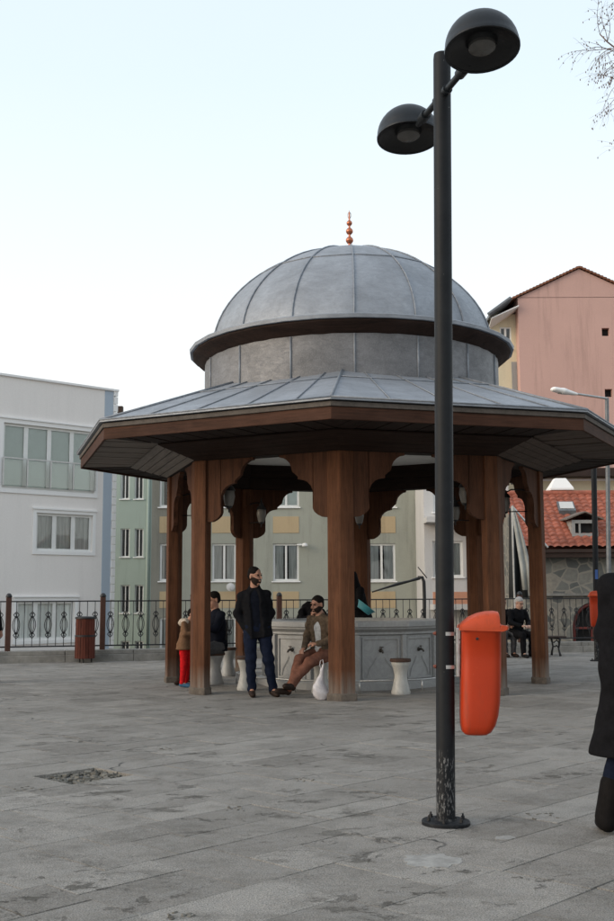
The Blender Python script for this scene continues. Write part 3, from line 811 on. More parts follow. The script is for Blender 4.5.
# drum
DS = 16; a0 = rad(4.4)
dr = MB().lathe([(2.45, 4.55), (2.45, 5.23)], DS*3, a0=a0).build('drum', M['lead_drum'], pav, 'auto')
sm = MB()
for k in range(DS):
    a = a0+2*PI*k/DS; p = Vector((2.455*math.sin(a), -2.455*math.cos(a), 0)); MB().tube([p+Vector((0, 0, 4.5)), p+Vector((0, 0, 5.2))], .016, 6).build('drum_seam', M['lead_seam'], dr, True)
MB().lathe([(2.44, 5.20), (2.52, 5.235), (2.54, 5.265), (2.60, 5.29), (2.66, 5.345), (2.66, 5.375), (2.3, 5.38)], 32, a0=a0).build('dome_cornice', M['cove_dark'], pav, 'auto')
re_ = MB().lathe([(2.5, 5.378), (2.705, 5.378), (2.715, 5.43), (2.69, 5.445), (2.30, 5.55)], 32, a0=a0).build('dome_eave', M['lead'], pav, 'auto')
# dome with slightly faceted gores
mb = MB(); A_, C_, z0 = 2.40, 1.81, 5.43
PW = 1.13
def dc(t): return max(0., math.cos(t))**PW
def ds(t): return max(0., math.sin(t))**PW
sub = 4; nn_ = DS*sub; rows = 20; vs = []; fs_ = []
for i in range(rows+1):
    th = i/rows*PI/2
    for j in range(nn_):
        a = a0+2*PI*j/nn_; fr = (j % sub)/sub
        ch = math.cos(PI/DS)/math.cos((fr-.5)*2*PI/DS)         # chord of the gore
        r = A_*dc(th)*(.35+.65*ch)
        vs.append((r*math.sin(a), -r*math.cos(a), z0+C_*ds(th)))
for i in range(rows):
    for j in range(nn_): fs_.append((i*nn_+j, i*nn_+(j+1) % nn_, (i+1)*nn_+(j+1) % nn_, (i+1)*nn_+j))
mb.add(vs, fs_); dome = mb.build('dome', M['lead'], pav, 'auto')
sm = MB()
for k in range(DS):
    a = a0+2*PI*k/DS; jx = random.uniform(-.02, .02)
    sm.tube([((A_*dc(t_)+.008)*math.sin(a+jx*math.sin(t_)), -(A_*dc(t_)+.008)*math.cos(a+jx*math.sin(t_)), z0+C_*ds(t_)+.006) for t_ in [i/18*PI/2 for i in range(19)]], .013, 7)
for k in range(DS):
    a1, a2 = a0+2*PI*k/DS, a0+2*PI*(k+1)/DS; th = rad(46+random.uniform(-.6, .6))
    sm.tube([(A_*dc(th)*(.35+.65*math.cos(PI/DS)/math.cos((f-.5)*2*PI/DS))*math.sin(a1+(a2-a1)*f)*1.003, -A_*dc(th)*(.35+.65*math.cos(PI/DS)/math.cos((f-.5)*2*PI/DS))*math.cos(a1+(a2-a1)*f)*1.003, z0+C_*ds(th)+.003) for f in (0, .25, .5, .75, 1)], .011, 5)
sm.build('dome_seam', M['lead_seam'], dome, True)
fin = MB().lathe([(.09, 7.16), (.07, 7.24), (.03, 7.30), (.022, 7.40), (.012, 7.92), (.001, 7.98)], 12).build('finial', M['copper'], pav, True)
for zc, r in ((7.44, .066), (7.60, .062), (7.745, .05)):
    MB().lathe([(.001, -r), (r*.6, -r*.8), (r*.95, -r*.3), (r, 0), (r*.95, r*.3), (r*.6, r*.8), (.001, r)], 14, (0, 0, zc)).build('finial_ball', M['copper'], fin, True)
MB().tube([(.028*math.sin(2*PI*i/14), 0, 7.885+.055*math.cos(2*PI*i/14)) for i in range(15)], .007, 5).build('crescent', M['steel'], fin, True)

# lanterns inside the arches
def lantern(loc, rz, label):
    T = thing('hanging_lantern', label, 'lantern', loc, rz, 'lanterns on the inner side of the pavilion pillars'); T.scale = (.9, .9, .95)
    MB().tube([(0, -.42, .30), (0, -.30, .33), (0, -.12, .33), (0, 0, .27)], .012, 6).tube([(0, -.42, -.05), (0, -.2, -.05), (0, 0, -.05)], .010, 6).tube([(0, -.43, .33), (0, -.43, -.1)], .02, 6).build('bracket', M['iron'], T, True)
    MB().lathe([(.05, -.06), (.075, -.02), (.10, .10), (.085, .20), (.08, .21)], 10).build('glass_globe', M['frosted'], T, 'auto')
    MB().lathe([(.11, .19), (.085, .24), (.05, .27), (.045, .31), (.02, .33), (.012, .40), (.001, .42)], 10).build('cap', M['iron'], T, 'auto')
    MB().lathe([(.001, -.16), (.014, -.14), (.012, -.09), (.055, -.07), (.055, -.05), (.001, -.05)], 10).build('tail', M['iron'], T, 'auto')
    return T
pillar_words = {-45: 'the outer left pillar', 45: 'the outer right pillar', 90: 'the far right pillar', -90: 'the far left pillar', 135: 'the right rear pillar', -135: 'the left rear pillar', 180: 'the middle rear pillar', 0: 'the near central pillar'}
for dg, w in pillar_words.items():
    p = pol(2.50, dg); p = Matrix.Rotation(ROT, 3, 'Z') @ p
    lantern((PC[0]+p.x, PC[1]+p.y, 2.80), rad(dg)+ROT, 'dark lantern with frosted globe bracketed inside '+w)

# ------------------------------------------------------------------ fountain
FO = rad(-90+90-1)
ft = thing('marble_fountain', 'twelve sided grey marble ablution fountain under the pavilion', 'fountain', (PC[0]-.03, PC[1], 0), 0); ft.scale = (.95, .95, 1)
def fang(k): return rad(1+30*k)          # corner angles -> faces centred on 16, 46...
def fpoly(R): return [(R*math.sin(fang(k)), -R*math.cos(fang(k))) for k in range(12)]
def loft(prof, m, name, parent, smooth=False, bev=0):
    mb = MB(); vs = []; fs = []
    for R, z in prof: vs += [(*p, z) for p in fpoly(R)]
    for i in range(len(prof)-1):
        for k in range(12): fs.append((i*12+k, i*12+(k+1) % 12, (i+1)*12+(k+1) % 12, (i+1)*12+k))
    mb.add(vs, fs); return mb.build(name, m, parent, smooth, bev)
loft([(1.50, -.01), (1.50, .86)], M['marble'], 'basin_wall', ft)
loft([(1.62, -.01), (1.62, .10), (1.56, .13), (1.50, .13)], M['marble'], 'plinth', ft)
loft([(1.50, .80), (1.545, .82), (1.545, .85), (1.58, .875), (1.62, .90), (1.62, .93), (1.66, .935), (1.66, 1.01), (1.34, 1.02), (1.30, .98), (1.30, .60), (.01, .60)], M['marble'], 'rim', ft)
for k in range(12):
    a = fang(k); p = Vector((1.515*math.sin(a), -1.515*math.cos(a), .46))
    mb = MB().box((0, 0, 0), (.085, .06, .70)); o = mb.build('pilaster', M['marble'], ft, bevel=.008); o.location = p; o.rotation_euler = (0, 0, a)
    am = a+rad(15); ap = 1.50*math.cos(rad(15))
    t = Vector((math.cos(am), math.sin(am), 0)); n = Vector((math.sin(am), -math.cos(am), 0))
    mb = MB()
    # raised frame and arched niche below each tap
    mb.box((0, -.008, .30), (.62, .03, .03)).box((0, -.008, -.30), (.62, .03, .03)).box((-.30, -.008, 0), (.03, .03, .57)).box((.30, -.008, 0), (.03, .03, .57))
    for sgn in (-1, 1): mb.tube([(sgn*.24, -.012, -.28), (sgn*.20, -.014, -.16), (sgn*.10, -.014, -.04), (sgn*.07, -.014, .02)], .006, 6)
    o = mb.build('carved_panel', M['marble'], ft, bevel=.004); o.location = n*ap+Vector((0, 0, .46)); o.rotation_euler = (0, 0, am)
    mb = MB().tube([(0, 0, 0), (0, -.08, .0), (0, -.11, -.03)], .016, 8).tube([(0, -.05, 0), (0, -.05, .05)], .010, 6).tube([(-.03, -.05, .05), (.03, -.05, .05)], .009, 6).tube([(0, .0, 0), (0, -.012, 0)], .032, 10)
    o = mb.build('tap', M['brass'], ft, True); o.location = n*ap+Vector((0, 0, .58)); o.rotation_euler = (0, 0, am)
rail_pts = [(1.98*math.sin(fang(k)), -1.98*math.cos(fang(k)), .17) for k in range(13)]
fr = MB().tube(rail_pts, .014, 8).build('foot_rail', M['steel'], ft, True)
for k in range(12): MB().tube([(*rail_pts[k][:2], 0), rail_pts[k]], .012, 6).build('rail_foot', M['steel'], fr, True)

def stool(loc, label, wht=True, slim=1.0):
    T = thing('marble_stool', label, 'stool', loc, 0, 'stools around the fountain')
    mm = M['marble_white'] if wht else M['marble']
    s = slim
    MB().lathe([(.001, 0), (.135*s, 0), (.14*s, .03), (.13*s, .06), (.115*s, .12), (.095*s, .21), (.09*s, .27), (.10*s, .33), (.12*s, .40), (.135*s, .43), (.13*s, .455), (.001, .455)], 20).build('pedestal', mm, T, 'auto')
    MB().lathe([(.001, .457), (.15*s, .457), (.156*s, .475), (.15*s, .50), (.001, .505)], 20).build('seat', M['seat_wood'], T, 'auto')
    return T
def gp(u, v): p = G(u, v); return (p.x, p.y, 0)
stool(gp(401, 694), 'white hourglass marble stool with brown seat standing free before the fountain')
stool(gp(246, 690), 'pale hourglass stool just left of the standing man')
stool(gp(321, 693), 'marble stool the man in brown trousers sits on beside the central pillar')
stool(gp(214, 684), 'grey stone stool carrying the man in the navy top', False, 1.15)
stool(gp(228, 676), 'grey stone stool with dark seat right behind the man in navy', False, 1.0)

# ------------------------------------------------------------------ lamp posts
def lamp_post(loc, label):
    T = thing('street_lamp', label, 'street lamp', loc, 0, 'twin domed charcoal street lamps')
    T.rotation_euler = (0, rad(.9), 0)
    pole = MB().tube([(0, 0, .02), (0, 0, 5.0), (0, 0, 5.03)], [.0585, .0585, .055], 28).build('pole', M['pole'], T, 'auto')
    pl = MB().lathe([(.001, .026), (.062, .026), (.066, .04), (.07, .026), (.145, .024), (.15, .018), (.15, -.004), (.001, -.004)], 28).build('base_plate', M['pole'], T, 'auto')
    for k in range(6):
        a = 2*PI*k/6+.3; MB().lathe([(.012, 0), (.012, .02), (.006, .022), (.006, .034), (.001, .034)], 6, (.115*math.cos(a), .115*math.sin(a), .024)).build('bolt', M['iron'], pl)
    d = Vector((.165, -.625, 0)).normalized()
    for sg in (1, -1):
        e = d*sg; z = 4.74
        arm = MB().tube([(0, 0, z), tuple(e*.20+Vector((0, 0, z))), tuple(e*.46+Vector((0, 0, z)))], .023, 12)
        arm.tube([tuple(e*.30+Vector((0, 0, z))), tuple(e*.38+Vector((0, 0, z)))], .036, 12).tube([tuple(e*.06+Vector((0, 0, z))), tuple(e*.1+Vector((0, 0, z)))], .034, 12)
        arm.build('arm', M['lamp_shell'], T, 'auto')
        ax = Vector((-e.y, e.x, 0)); R = Matrix.Rotation(rad(-9 if sg > 0 else 7), 3, ax)
        c = e*.655+Vector((0, 0, z-.015 if sg > 0 else z-.02)); r = .228
        sh = MB().lathe([(r-.012, 0), (r+.003, -.004), (r+.004, .012), (r, .02)]+[(r*math.cos(t_), .02+r*.96*math.sin(t_)) for t_ in [rad(x) for x in range(8, 90, 8)]]+[(.001, .02+r*.96)], 40, c, R).build('lamp_shade', M['lamp_shell'], T, 'auto')
        MB().lathe([(r-.011, .004), (.19, .03), (.10, .055), (.085, .03), (.0845, .03)], 36, c, R).build('reflector', M['lamp_inside'], sh, 'auto')
        MB().lathe([(.084, .033), (.083, .012), (.06, -.004), (.001, -.010)], 28, c, R).build('diffuser', M['diffuser'], sh, 'auto')
    return T
PB = G(446, 824); PB.z = 0
L1 = lamp_post(tuple(PB), 'charcoal twin domed street lamp standing in front of the pavilion')
PB2 = W(593.5, 560, 23.0)
L2 = dup(L1, (PB2.x, PB2.y, 0), 0, 'distant charcoal street lamp pole with blue sticker behind the person in black', 'twin domed charcoal street lamps')
L2.rotation_euler = (0, rad(1.2), 0)
for ch in children(L2):
    if ch.name.startswith('pole'): MB().box((-.0, -.062, 1.83), (.06, .006, .2)).build('sticker', M['blue_sticker'], ch)

def litter_bin(loc, rz, label):
    """local: back (bracket) at x=0, bin opens to +x"""
    T = thing('litter_bin', label, 'litter bin', loc, rz, 'orange litter bins clamped to lamp poles')
    n = 40; vs = []; fs = []
    # z, x0(back), x1(front), half width
    sec = [(.0, .05, .14, .085), (.004, .026, .165, .105), (.02, .010, .19, .122), (.06, .004, .216, .132), (.12, .002, .234, .135), (.2, .003, .245, .137), (.3, .005, .251, .139), (.45, .008, .254, .142), (.628, .010, .256, .145), (.632, .010, .262, .15), (.645, .008, .264, .152)]
    for z, x0, x1, hw in sec:
        cx, rx = (x0+x1)/2, (x1-x0)/2
        for k in range(n):
            a = 2*PI*k/n; c_, s_ = math.cos(a), math.sin(a); e = .45
            vs.append((cx+rx*math.copysign(abs(c_)**e, c_), hw*math.copysign(abs(s_)**e, s_), z))
    for i in range(len(sec)-1):
        for k in range(n): fs.append((i*n+k, i*n+(k+1) % n, (i+1)*n+(k+1) % n, (i+1)*n+k))
    fs.append(tuple(range(n))[::-1])
    b = MB().add(vs, fs).build('bin_body', M['orange'], T, True)
    # hood: side profile swept across width with rounding
    prof = [(-.004, .640), (.0, .665), (.02, .69), (.06, .722), (.11, .745), (.16, .757), (.212, .761), (.236, .757), (.240, .748), (.238, .72), (.243, .69), (.258, .675), (.300, .668), (.302, .655), (.296, .645), (.26, .636)]
    vs = []; fs = []; m_ = 13
    for j in range(m_):
        y = -1+2*j/(m_-1); hw = .158; q = abs(y)
        drop = 1-(1-(q**3.2))*1.0
        yy = hw*math.sin(y*PI/2)
        for x_, z_ in prof:
            zz = .640+(z_-.640)*(1-.75*drop) if z_ > .676 else z_
            xx = x_ if x_ < .25 else .25+(x_-.25)*(1-.35*q*q)
            vs.append((xx, yy, zz))
    m1 = len(prof)
    for j in range(m_-1):
        for i in range(m1-1): fs.append((j*m1+i, j*m1+i+1, (j+1)*m1+i+1, (j+1)*m1+i))
    fs += [tuple(range(m1)), tuple(range((m_-1)*m1, m_*m1))[::-1]]
    for j in range(m_-1): fs.append((j*m1+m1-1, j*m1, (j+1)*m1, (j+1)*m1+m1-1))
    MB().add(vs, fs).build('lid', M['orange_lid'], T, 'auto')
    MB().lathe([(.0085, -.004), (.0085, .003), (.001, .004)], 10, (.10, -.1455, .59), Matrix.Rotation(PI/2, 3, 'X')).build('rivet', M['rubber'], T)
    MB().box((-.012, 0, .50), (.02, .09, .30)).build('bracket', M['steel'], T, bevel=.003)
    for z in (.41, .615):
        c = MB().lathe([(.062, -.011), (.0645, -.011), (.0645, .011), (.062, .011)], 28, (-.082, 0, z)).build('clamp_band', M['steel'], T, 'auto')
        MB().tube([(-.155, -.022, z), (-.155, .022, z)], .009, 8).tube([(-.149, -.018, z-.012), (-.149, -.018, z+.012)], .006, 6).build('clamp_bolt', mat('rusty bolt', (.2, .06, .04), .7, .4, 30), c, True)
    return T
bl = litter_bin((PB.x+.082-.003, PB.y, .545), 0, 'orange litter bin hanging from the near lamp pole')
bl.location.x = PB.x+.082+.016; bl.rotation_euler = (0, rad(.9), rad(-4))
b2 = dup(bl, (PB2.x-.01, PB2.y-.08, .72), rad(-95), 'orange litter bin on the distant pole beside the person in black')

# ------------------------------------------------------------------ left brown bin
bx = G(84.5, 662.5)
T = thing('wooden_litter_bin', 'round red brown slatted litter bin in front of the left railing', 'litter bin', (bx.x, bx.y, 0))
for z0, z1, r in ((.09, .56, .205), (.57, .93, .195)):
    mb = MB()
    for k in range(22):
        a = 2*PI*k/22; mb.box((r*math.cos(a), r*math.sin(a), (z0+z1)/2), (.018, r*.265, z1-z0), a)
    mb.build('slats', M['bin_brown'], T, bevel=.003)
MB().lathe([(.18, .10), (.18, .94), (.17, .95), (.001, .90)], 22).build('liner', M['rubber'], T, 'auto')
MB().lathe([(.195, .93), (.222, .935), (.222, .97), (.16, .985), (.15, .93)], 24).build('top_ring', M['iron'], T, 'auto')
MB().lathe([(.207, .545), (.218, .55), (.218, .585), (.207, .59)], 24).build('band', M['iron'], T, 'auto')
for k in range(3):
    a = 2*PI*k/3+.5; MB().tube([(.15*math.cos(a), .15*math.sin(a), 0), (.15*math.cos(a), .15*math.sin(a), .11)], .018, 8).build('foot', M['iron'], T)

# ------------------------------------------------------------------ bench
bc = G(534, 656); fdir = (FL[3]-FL[2]).normalized(); ba = math.atan2(fdir.y, fdir.x)
T = thing('park_bench', 'black cast iron bench with dark slats by the far right railing', 'bench', (bc.x, bc.y, 0), ba)
for x in (-.85, .55):
    mb = MB().tube([(x, -.24, 0), (x, -.22, .05), (x, -.16, .16), (x, -.2, .28), (x, -.24, .40)], [.03, .025, .02, .022, .03], 8)
    mb.tube([(x, .2, 0), (x, .18, .08), (x, .12, .2), (x, .16, .32), (x, .2, .40)], [.03, .025, .02, .022, .03], 8).tube([(x, -.26, .40), (x, .22, .40)], .024, 8)
    mb.tube([(x, -.17, .18), (x, -.05, .24), (x, .02, .2), (x, .13, .22)], .014, 6).tube([(x, -.18, .3), (x, -.08, .36), (x, .05, .30), (x, .15, .3)], .014, 6)
    mb.build('leg', M['iron'], T, True)
for j in range(5): MB().box((-.15, -.2+.1*j, .435), (1.75, .085, .03)).build('seat_slat', M['bench'], T, bevel=.005)

# ------------------------------------------------------------------ people
navy, black, jean = cloth('navy knit', (.0075, .009, .015)), cloth('black wool', (.0085, .0085, .010)), cloth('dark blue denim', (.009, .0125, .026))
brown_check = cloth('brown tweed', (.10, .072, .05), .5); grey_knit = cloth('light grey knit', (.38, .39, .40)); rust = cloth('rust brown cord', (.16, .072, .05))
shoe_b = cloth('dark brown leather', (.03, .02, .016), .3, .5); red = cloth('red cotton', (.5, .012, .015)); tan = cloth('tan brown padded', (.17, .095, .055)); beige = cloth('beige fleece', (.45, .38, .31))
blue_shoe = cloth('blue canvas', (.05, .12, .2)); grey_tr = cloth('grey trousers', (.07, .07, .075))

# standing man, hands in pockets, head turned to the right
p = (G(255, 697)+G(276, 696))/2
person('standing man with hands in pockets of a black jacket and dark blue jeans', (p.x-.09, p.y, 0), rad(8),
       dict(yaw=rad(42), pelvis=(-.03, 0, .96), waist=(-.05, 0, 1.1), chest=(-.07, 0, 1.30), neck=(-.07, .015, 1.47), head=(-.06, -.02, 1.635),
            shL=(-.235, .01, 1.375), shR=(.09, .01, 1.39), elL=(-.30, .04, 1.12), elR=(.165, .05, 1.13), wrL=(-.20, -.015, .93), wrR=(.08, -.01, .93),
            hdL=(.3, -.05, -.9), hdR=(-.3, -.05, -.9), hnL=(.6, .6, 0), hnR=(-.6, .6, 0),
            hipL=(-.125, 0, .93), hipR=(.06, 0, .93), kneeL=(-.12, -.03, .51), kneeR=(.12, -.05, .50), ankL=(-.10, .02, .09), ankR=(.19, -.0, .09), toeL=(-.10, -.15, .035), toeR=(.23, -.14, .035)),
       dict(coat=black, open=True, collar=True, hem=-.12, sweater=navy, trousers=jean, shoes=shoe_b, beard=hair_dark, pockets=True), .010, 3, scale=1.03)
# seated man by the central pillar
p = G(321, 694)
person('bearded man seated in brown jacket and rust trousers with legs stretched out', (p.x, p.y, 0), rad(-38),
       dict(yaw=rad(-8), pit=rad(8), pelvis=(0, .02, .58), waist=(0, .04, .72), chest=(0, .02, .95), neck=(0, -.01, 1.12), head=(-.02, -.05, 1.275),
            hipL=(-.10, .0, .56), hipR=(.10, .0, .56), kneeL=(-.10, -.38, .50), kneeR=(.09, -.37, .47), ankL=(.02, -.70, .17), ankR=(-.03, -.74, .11), toeL=(.03, -.84, .17), toeR=(-.05, -.91, .10),
            shL=(-.19, .02, 1.06), shR=(.19, .02, 1.06), elL=(-.25, .0, .80), elR=(.25, -.02, .80), wrL=(-.12, -.24, .66), wrR=(.12, -.24, .72),
            hdL=(.2, -.9, -.5), hdR=(-.8, -.5, .1), hnL=(.3, .1, -1), hnR=(0, .3, -1)),
       dict(coat=brown_check, open=True, hem=-.02, sweater=grey_knit, trousers=rust, shoes=shoe_b, beard=hair_dark), .010, 5)
# man in navy, seated behind the outer left pillar, facing left
p = G(216, 684)
person('man in navy top seated on a stone stool behind the outer left pillar', (p.x, p.y, 0), rad(-58),
       dict(yaw=rad(0), pit=rad(10), pelvis=(0, .02, .58), waist=(0, .02, .72), chest=(0, 0, .95), neck=(0, -.02, 1.12), head=(0, -.05, 1.28),
            hipL=(-.10, .0, .56), hipR=(.10, .0, .56), kneeL=(-.14, -.40, .50), kneeR=(.14, -.40, .50), ankL=(-.13, -.42, .09), ankR=(.13, -.42, .09), toeL=(-.14, -.58, .035), toeR=(.14, -.58, .035),
            shL=(-.19, -.02, 1.06), shR=(.19, -.02, 1.06), elL=(-.24, -.14, .84), elR=(.24, -.14, .84), wrL=(-.12, -.36, .86), wrR=(.12, -.36, .86),
            hdL=(.1, -1, 0), hdR=(-.1, -1, 0), hnL=(.8, 0, -.3), hnR=(-.8, 0, -.3)),
       dict(coat=navy, hem=-.03, trousers=grey_tr, shoes=shoe_b), .010, 7, scale=1.05)
# child
p = G(183, 687)
person('small child in brown hooded coat and red trousers by the outer left pillar', (p.x+.02, p.y, 0), rad(75),
       dict(yaw=0, pit=rad(14), chest=(0, -.05, 1.29), neck=(0, -.10, 1.45), head=(0, -.17, 1.60), shL=(-.185, -.05, 1.40), shR=(.185, -.05, 1.40), elL=(-.24, -.1, 1.18), elR=(.24, -.1, 1.18), wrL=(-.16, -.3, 1.18), wrR=(.16, -.3, 1.18)),
       dict(coat=tan, hem=-.14, skirt=.25, trousers=red, shoes=blue_shoe, hair=hair_dark), .014, 9, scale=.70)
hd = thing('tmp', 'x', 'x') if False else None
kid = [o for o in bpy.data.objects if o.parent is None and o.get('label', '').startswith('small child')][0]
nobj('hood', [ell((-.0, .02, 1.42), (.16, .13, .10)), cone((-.12, -.06, 1.44), (.12, -.06, 1.44), .07, .07)], beige, kid, (), .014, .03, .006, 3)
# old man on the bench
seatJ = dict(pelvis=(0, .02, .55), waist=(0, .02, .69), chest=(0, -.03, .91), neck=(0, -.07, 1.08), head=(0, -.13, 1.225),
             hipL=(-.10, .0, .53), hipR=(.10, .0, .53), kneeL=(-.12, -.42, .50), kneeR=(.12, -.42, .50), ankL=(-.10, -.40, .09), ankR=(.10, -.40, .09), toeL=(-.11, -.56, .035), toeR=(.11, -.56, .035),
             shL=(-.19, -.04, 1.02), shR=(.19, -.04, 1.02), elL=(-.24, -.12, .77), elR=(.24, -.12, .77), wrL=(-.08, -.34, .70), wrR=(.10, -.34, .70),
             hdL=(.5, -.8, .1), hdR=(-.5, -.8, .1), hnL=(0, 0, -1), hnR=(0, 0, -1), pit=rad(22), yaw=rad(14))
u = Vector((math.cos(ba), math.sin(ba)))
p = W(517, 640, bc.y-.25)
person('grey haired old man in black seated on the bench looking at his hands', (p.x, bc.y-.28, 0), rad(22), seatJ,
       dict(coat=black, hem=-.03, trousers=black, shoes=cloth('black leather', (.015, .015, .015), .3, .5), hair=hair_grey, skin=skin_pale), .013, 11)
p = W(500, 640, bc.y)
person('dark haired person seated on the bench beyond the grey haired man', (p.x+.02, bc.y-.05, 0), rad(16), dict(seatJ, pit=rad(5), yaw=0),
       dict(coat=black, hem=-.03, trousers=grey_tr, shoes=shoe_b), .014, 12)
# person in black behind the fountain
p = W(362, 620, 19.75)
person('person in black hooded robe standing behind the fountain near the teal basin', (p.x, p.y, 0), rad(-70),
       dict(pit=rad(20), waist=(0, -.02, 1.1), chest=(0, -.08, 1.30), neck=(0, -.13, 1.46), head=(0, -.2, 1.60), shL=(-.19, -.1, 1.42), shR=(.19, -.1, 1.42), elL=(-.25, -.16, 1.15), elR=(.25, -.16, 1.15), wrL=(-.12, -.40, 1.10), wrR=(.12, -.40, 1.10),
            hdL=(0, -1, -.3), hdR=(0, -1, -.3)),
       dict(coat=black, skirt=1.5, trousers=black, shoes=shoe_b, scarf=black), .014, 13, scale=1.06)
# person bending to wash on the far left side of the fountain
p = W(308, 620, 19.45)
person('person in black bending low over the far rim of the fountain', (p.x, p.y, 0), rad(20),
       dict(pit=rad(70), pelvis=(0, .15, .92), waist=(0, .06, 1.05), chest=(0, -.12, 1.12), neck=(0, -.29, 1.13), head=(0, -.42, 1.10), hipL=(-.09, .15, .9), hipR=(.09, .15, .9), kneeL=(-.1, .1, .5), kneeR=(.1, .1, .5),
            shL=(-.19, -.2, 1.12), shR=(.19, -.2, 1.12), elL=(-.22, -.32, .98), elR=(.22, -.32, .98), wrL=(-.1, -.45, 1.05), wrR=(.1, -.45, 1.05), hdL=(0, -.6, .5), hdR=(0, -.6, .5)),
       dict(coat=black, trousers=grey_tr, shoes=shoe_b, hem=-.02), .014, 14)
# near person at the right edge, seen from behind, long black coat
p = G(656, 838)
person('person in long black hooded coat cut by the right edge', (p.x, p.y, 0), rad(176),
       dict(kneeL=(-.12, .10, .51), kneeR=(.15, -.08, .50), ankL=(-.12, .22, .12), ankR=(.25, -.10, .09), toeL=(-.13, .06, .045), toeR=(.25, -.26, .035), yaw=rad(10),
            elL=(-.235, -.03, 1.14), elR=(.235, -.03, 1.14), wrL=(-.13, -.2, 1.06), wrR=(.13, -.2, 1.06)),
       dict(coat=black, fit=.075, skirt=1.15, hood=True, trousers=jean, shoes=cloth('black boots', (.009, .008, .008), .3, .7), boots=True, wide=.015), .011, 15, scale=1.02)
# person at the left edge
p = G(-15, 683)
person('person in black jacket cut by the left edge near the railing', (p.x, p.y, 0), rad(60),
       dict(wrL=(-.22, -.25, 1.02), elL=(-.27, -.02, 1.12), hdL=(0, -1, 0)),
       dict(coat=black, hem=-.06, trousers=black, shoes=shoe_b, pockets=False), .012, 16, scale=.95)

# ------------------------------------------------------------------ small things
p = G(320, 700)
mb = [ell((0, 0, .13), (.10, .085, .13)), ell((.03, .01, .07), (.115, .09, .08)), cone((-.02, 0, .22), (.03, 0, .40), .035, .015), cone((.03, 0, .22), (.045, 0, .46), .03, .012)]
T = thing('plastic_bag', 'knotted white plastic bag on the ground against the central pillar', 'bag', (p.x, p.y+.02, 0))
nobj('bag_body', mb, M['bag'], T, [('pl', (0, 0, .002), (0, 0, -1))], .009, .03, .009, 4)
MB().tube([(.03, 0, .38), (.0, 0, .46), (.01, .01, .52), (.04, .01, .54), (.055, 0, .47), (.045, 0, .40)], .006, 6).build('handle', M['bag'], T, True)
# teal basin tilted on the rim
p = W(363, 616, 18.9)
T = thing('plastic_basin', 'tilted teal plastic basin on the far rim of the fountain', 'basin', (p.x, p.y, 1.015+.02))
R = Matrix.Rotation(rad(38), 3, 'Y')
MB().lathe([(.001, -.0), (.12, .0), (.17, .10), (.185, .105), (.185, .115), (.16, .11), (.115, .012), (.001, .012)], 28, (0, 0, .10), R).build('basin_shell', M['teal'], T, 'auto')
# black bent pipe behind the railing
T = thing('bent_black_pipe', 'thin black bent pipe rising behind the middle railing', 'pipe', (W(424, 620, 28).x, 28, 0))
ox = T.location.x
def lp(u, v): q = W(u, v, 28); return (q.x-ox, 0, q.z)
MB().tube([(lp(424.5, 620)[0], 0, -4), lp(424.5, 640), lp(424.5, 600), lp(424, 582), lp(422.5, 577.5), lp(418, 577.5)], .045, 8).build('upright', M['rubber'], T, True)
MB().tube([lp(420, 578), lp(410, 581), lp(398, 584), lp(385, 588), lp(372, 592)], [.045, .03, .04, .025, .02], 8).build('boom', M['rubber'], T, True)
MB().tube([lp(427, 578), lp(418, 567)], .014, 6).build('stay', M['rubber'], T, True)

# ------------------------------------------------------------------ buildings
class Plane:
    def __init__(s, P0, d): s.P = Vector(P0); s.d = Vector((d[0], d[1], 0)).normalized(); s.n = Vector((s.d.y, -s.d.x, 0))   # outward towards the camera
    def hit(s, u, v):
        r = ray(u, v); o = Vector((0, 0, EYE)); t = (s.P-o).dot(s.n)/r.dot(s.n); q = o+r*t; return ((q-s.P).dot(s.d), q.z)
    def at(s, a, z, out=0): return s.P+s.d*a+s.n*out+Vector((0, 0, z-s.P.z))
    def ang(s): return math.atan2(s.d.y, s.d.x)
def facade(pl, s0, s1, z0, z1, ops, m, parent, depth=8, rev=.14, name='wall'):
    xs = sorted({s0, s1, *[o[0] for o in ops], *[o[1] for o in ops]}); zs = sorted({z0, z1, *[o[2] for o in ops], *[o[3] for o in ops]})
    mb = MB()
    for i in range(len(xs)-1):
        for j in range(len(zs)-1):
            cx, cz = (xs[i]+xs[i+1])/2, (zs[j]+zs[j+1])/2
            if any(o[0] < cx < o[1] and o[2] < cz < o[3] for o in ops): continue
            mb.add([pl.at(xs[i], zs[j]), pl.at(xs[i+1], zs[j]), pl.at(xs[i+1], zs[j+1]), pl.at(xs[i], zs[j+1])], [(0, 1, 2, 3)])
    for a, b, c, d in ops:
        q = [(a, c), (b, c), (b, d), (a, d)]
        for i in range(4):
            e, f = q[i], q[(i+1) % 4]; mb.add([pl.at(*e), pl.at(*f), pl.at(*f, -rev), pl.at(*e, -rev)], [(0, 1, 2, 3)])
    A, B = pl.at(s0, z0), pl.at(s1, z0); A2, B2 = pl.at(s0, z0, -depth), pl.at(s1, z0, -depth); up = Vector((0, 0, z1-z0))
    mb.add([A, B, B2, A2, A+up, B+up, B2+up, A2+up], [(1, 2, 6, 5), (2, 3, 7, 6), (3, 0, 4, 7), (4, 5, 6, 7)])
    return mb.build(name, m, parent)
def bar(mb, pl, a0_, a1_, z0_, z1_, o0, o1):
    c = pl.at((a0_+a1_)/2, (z0_+z1_)/2, (o0+o1)/2); return mb.box(c, (abs(a1_-a0_), abs(o1-o0), abs(z1_-z0_)), pl.ang())
def window(pl, op, parent, mull=1, *A, mw=.045, **K):
    return window_(pl, op, parent, mull, mw, *A, **K)
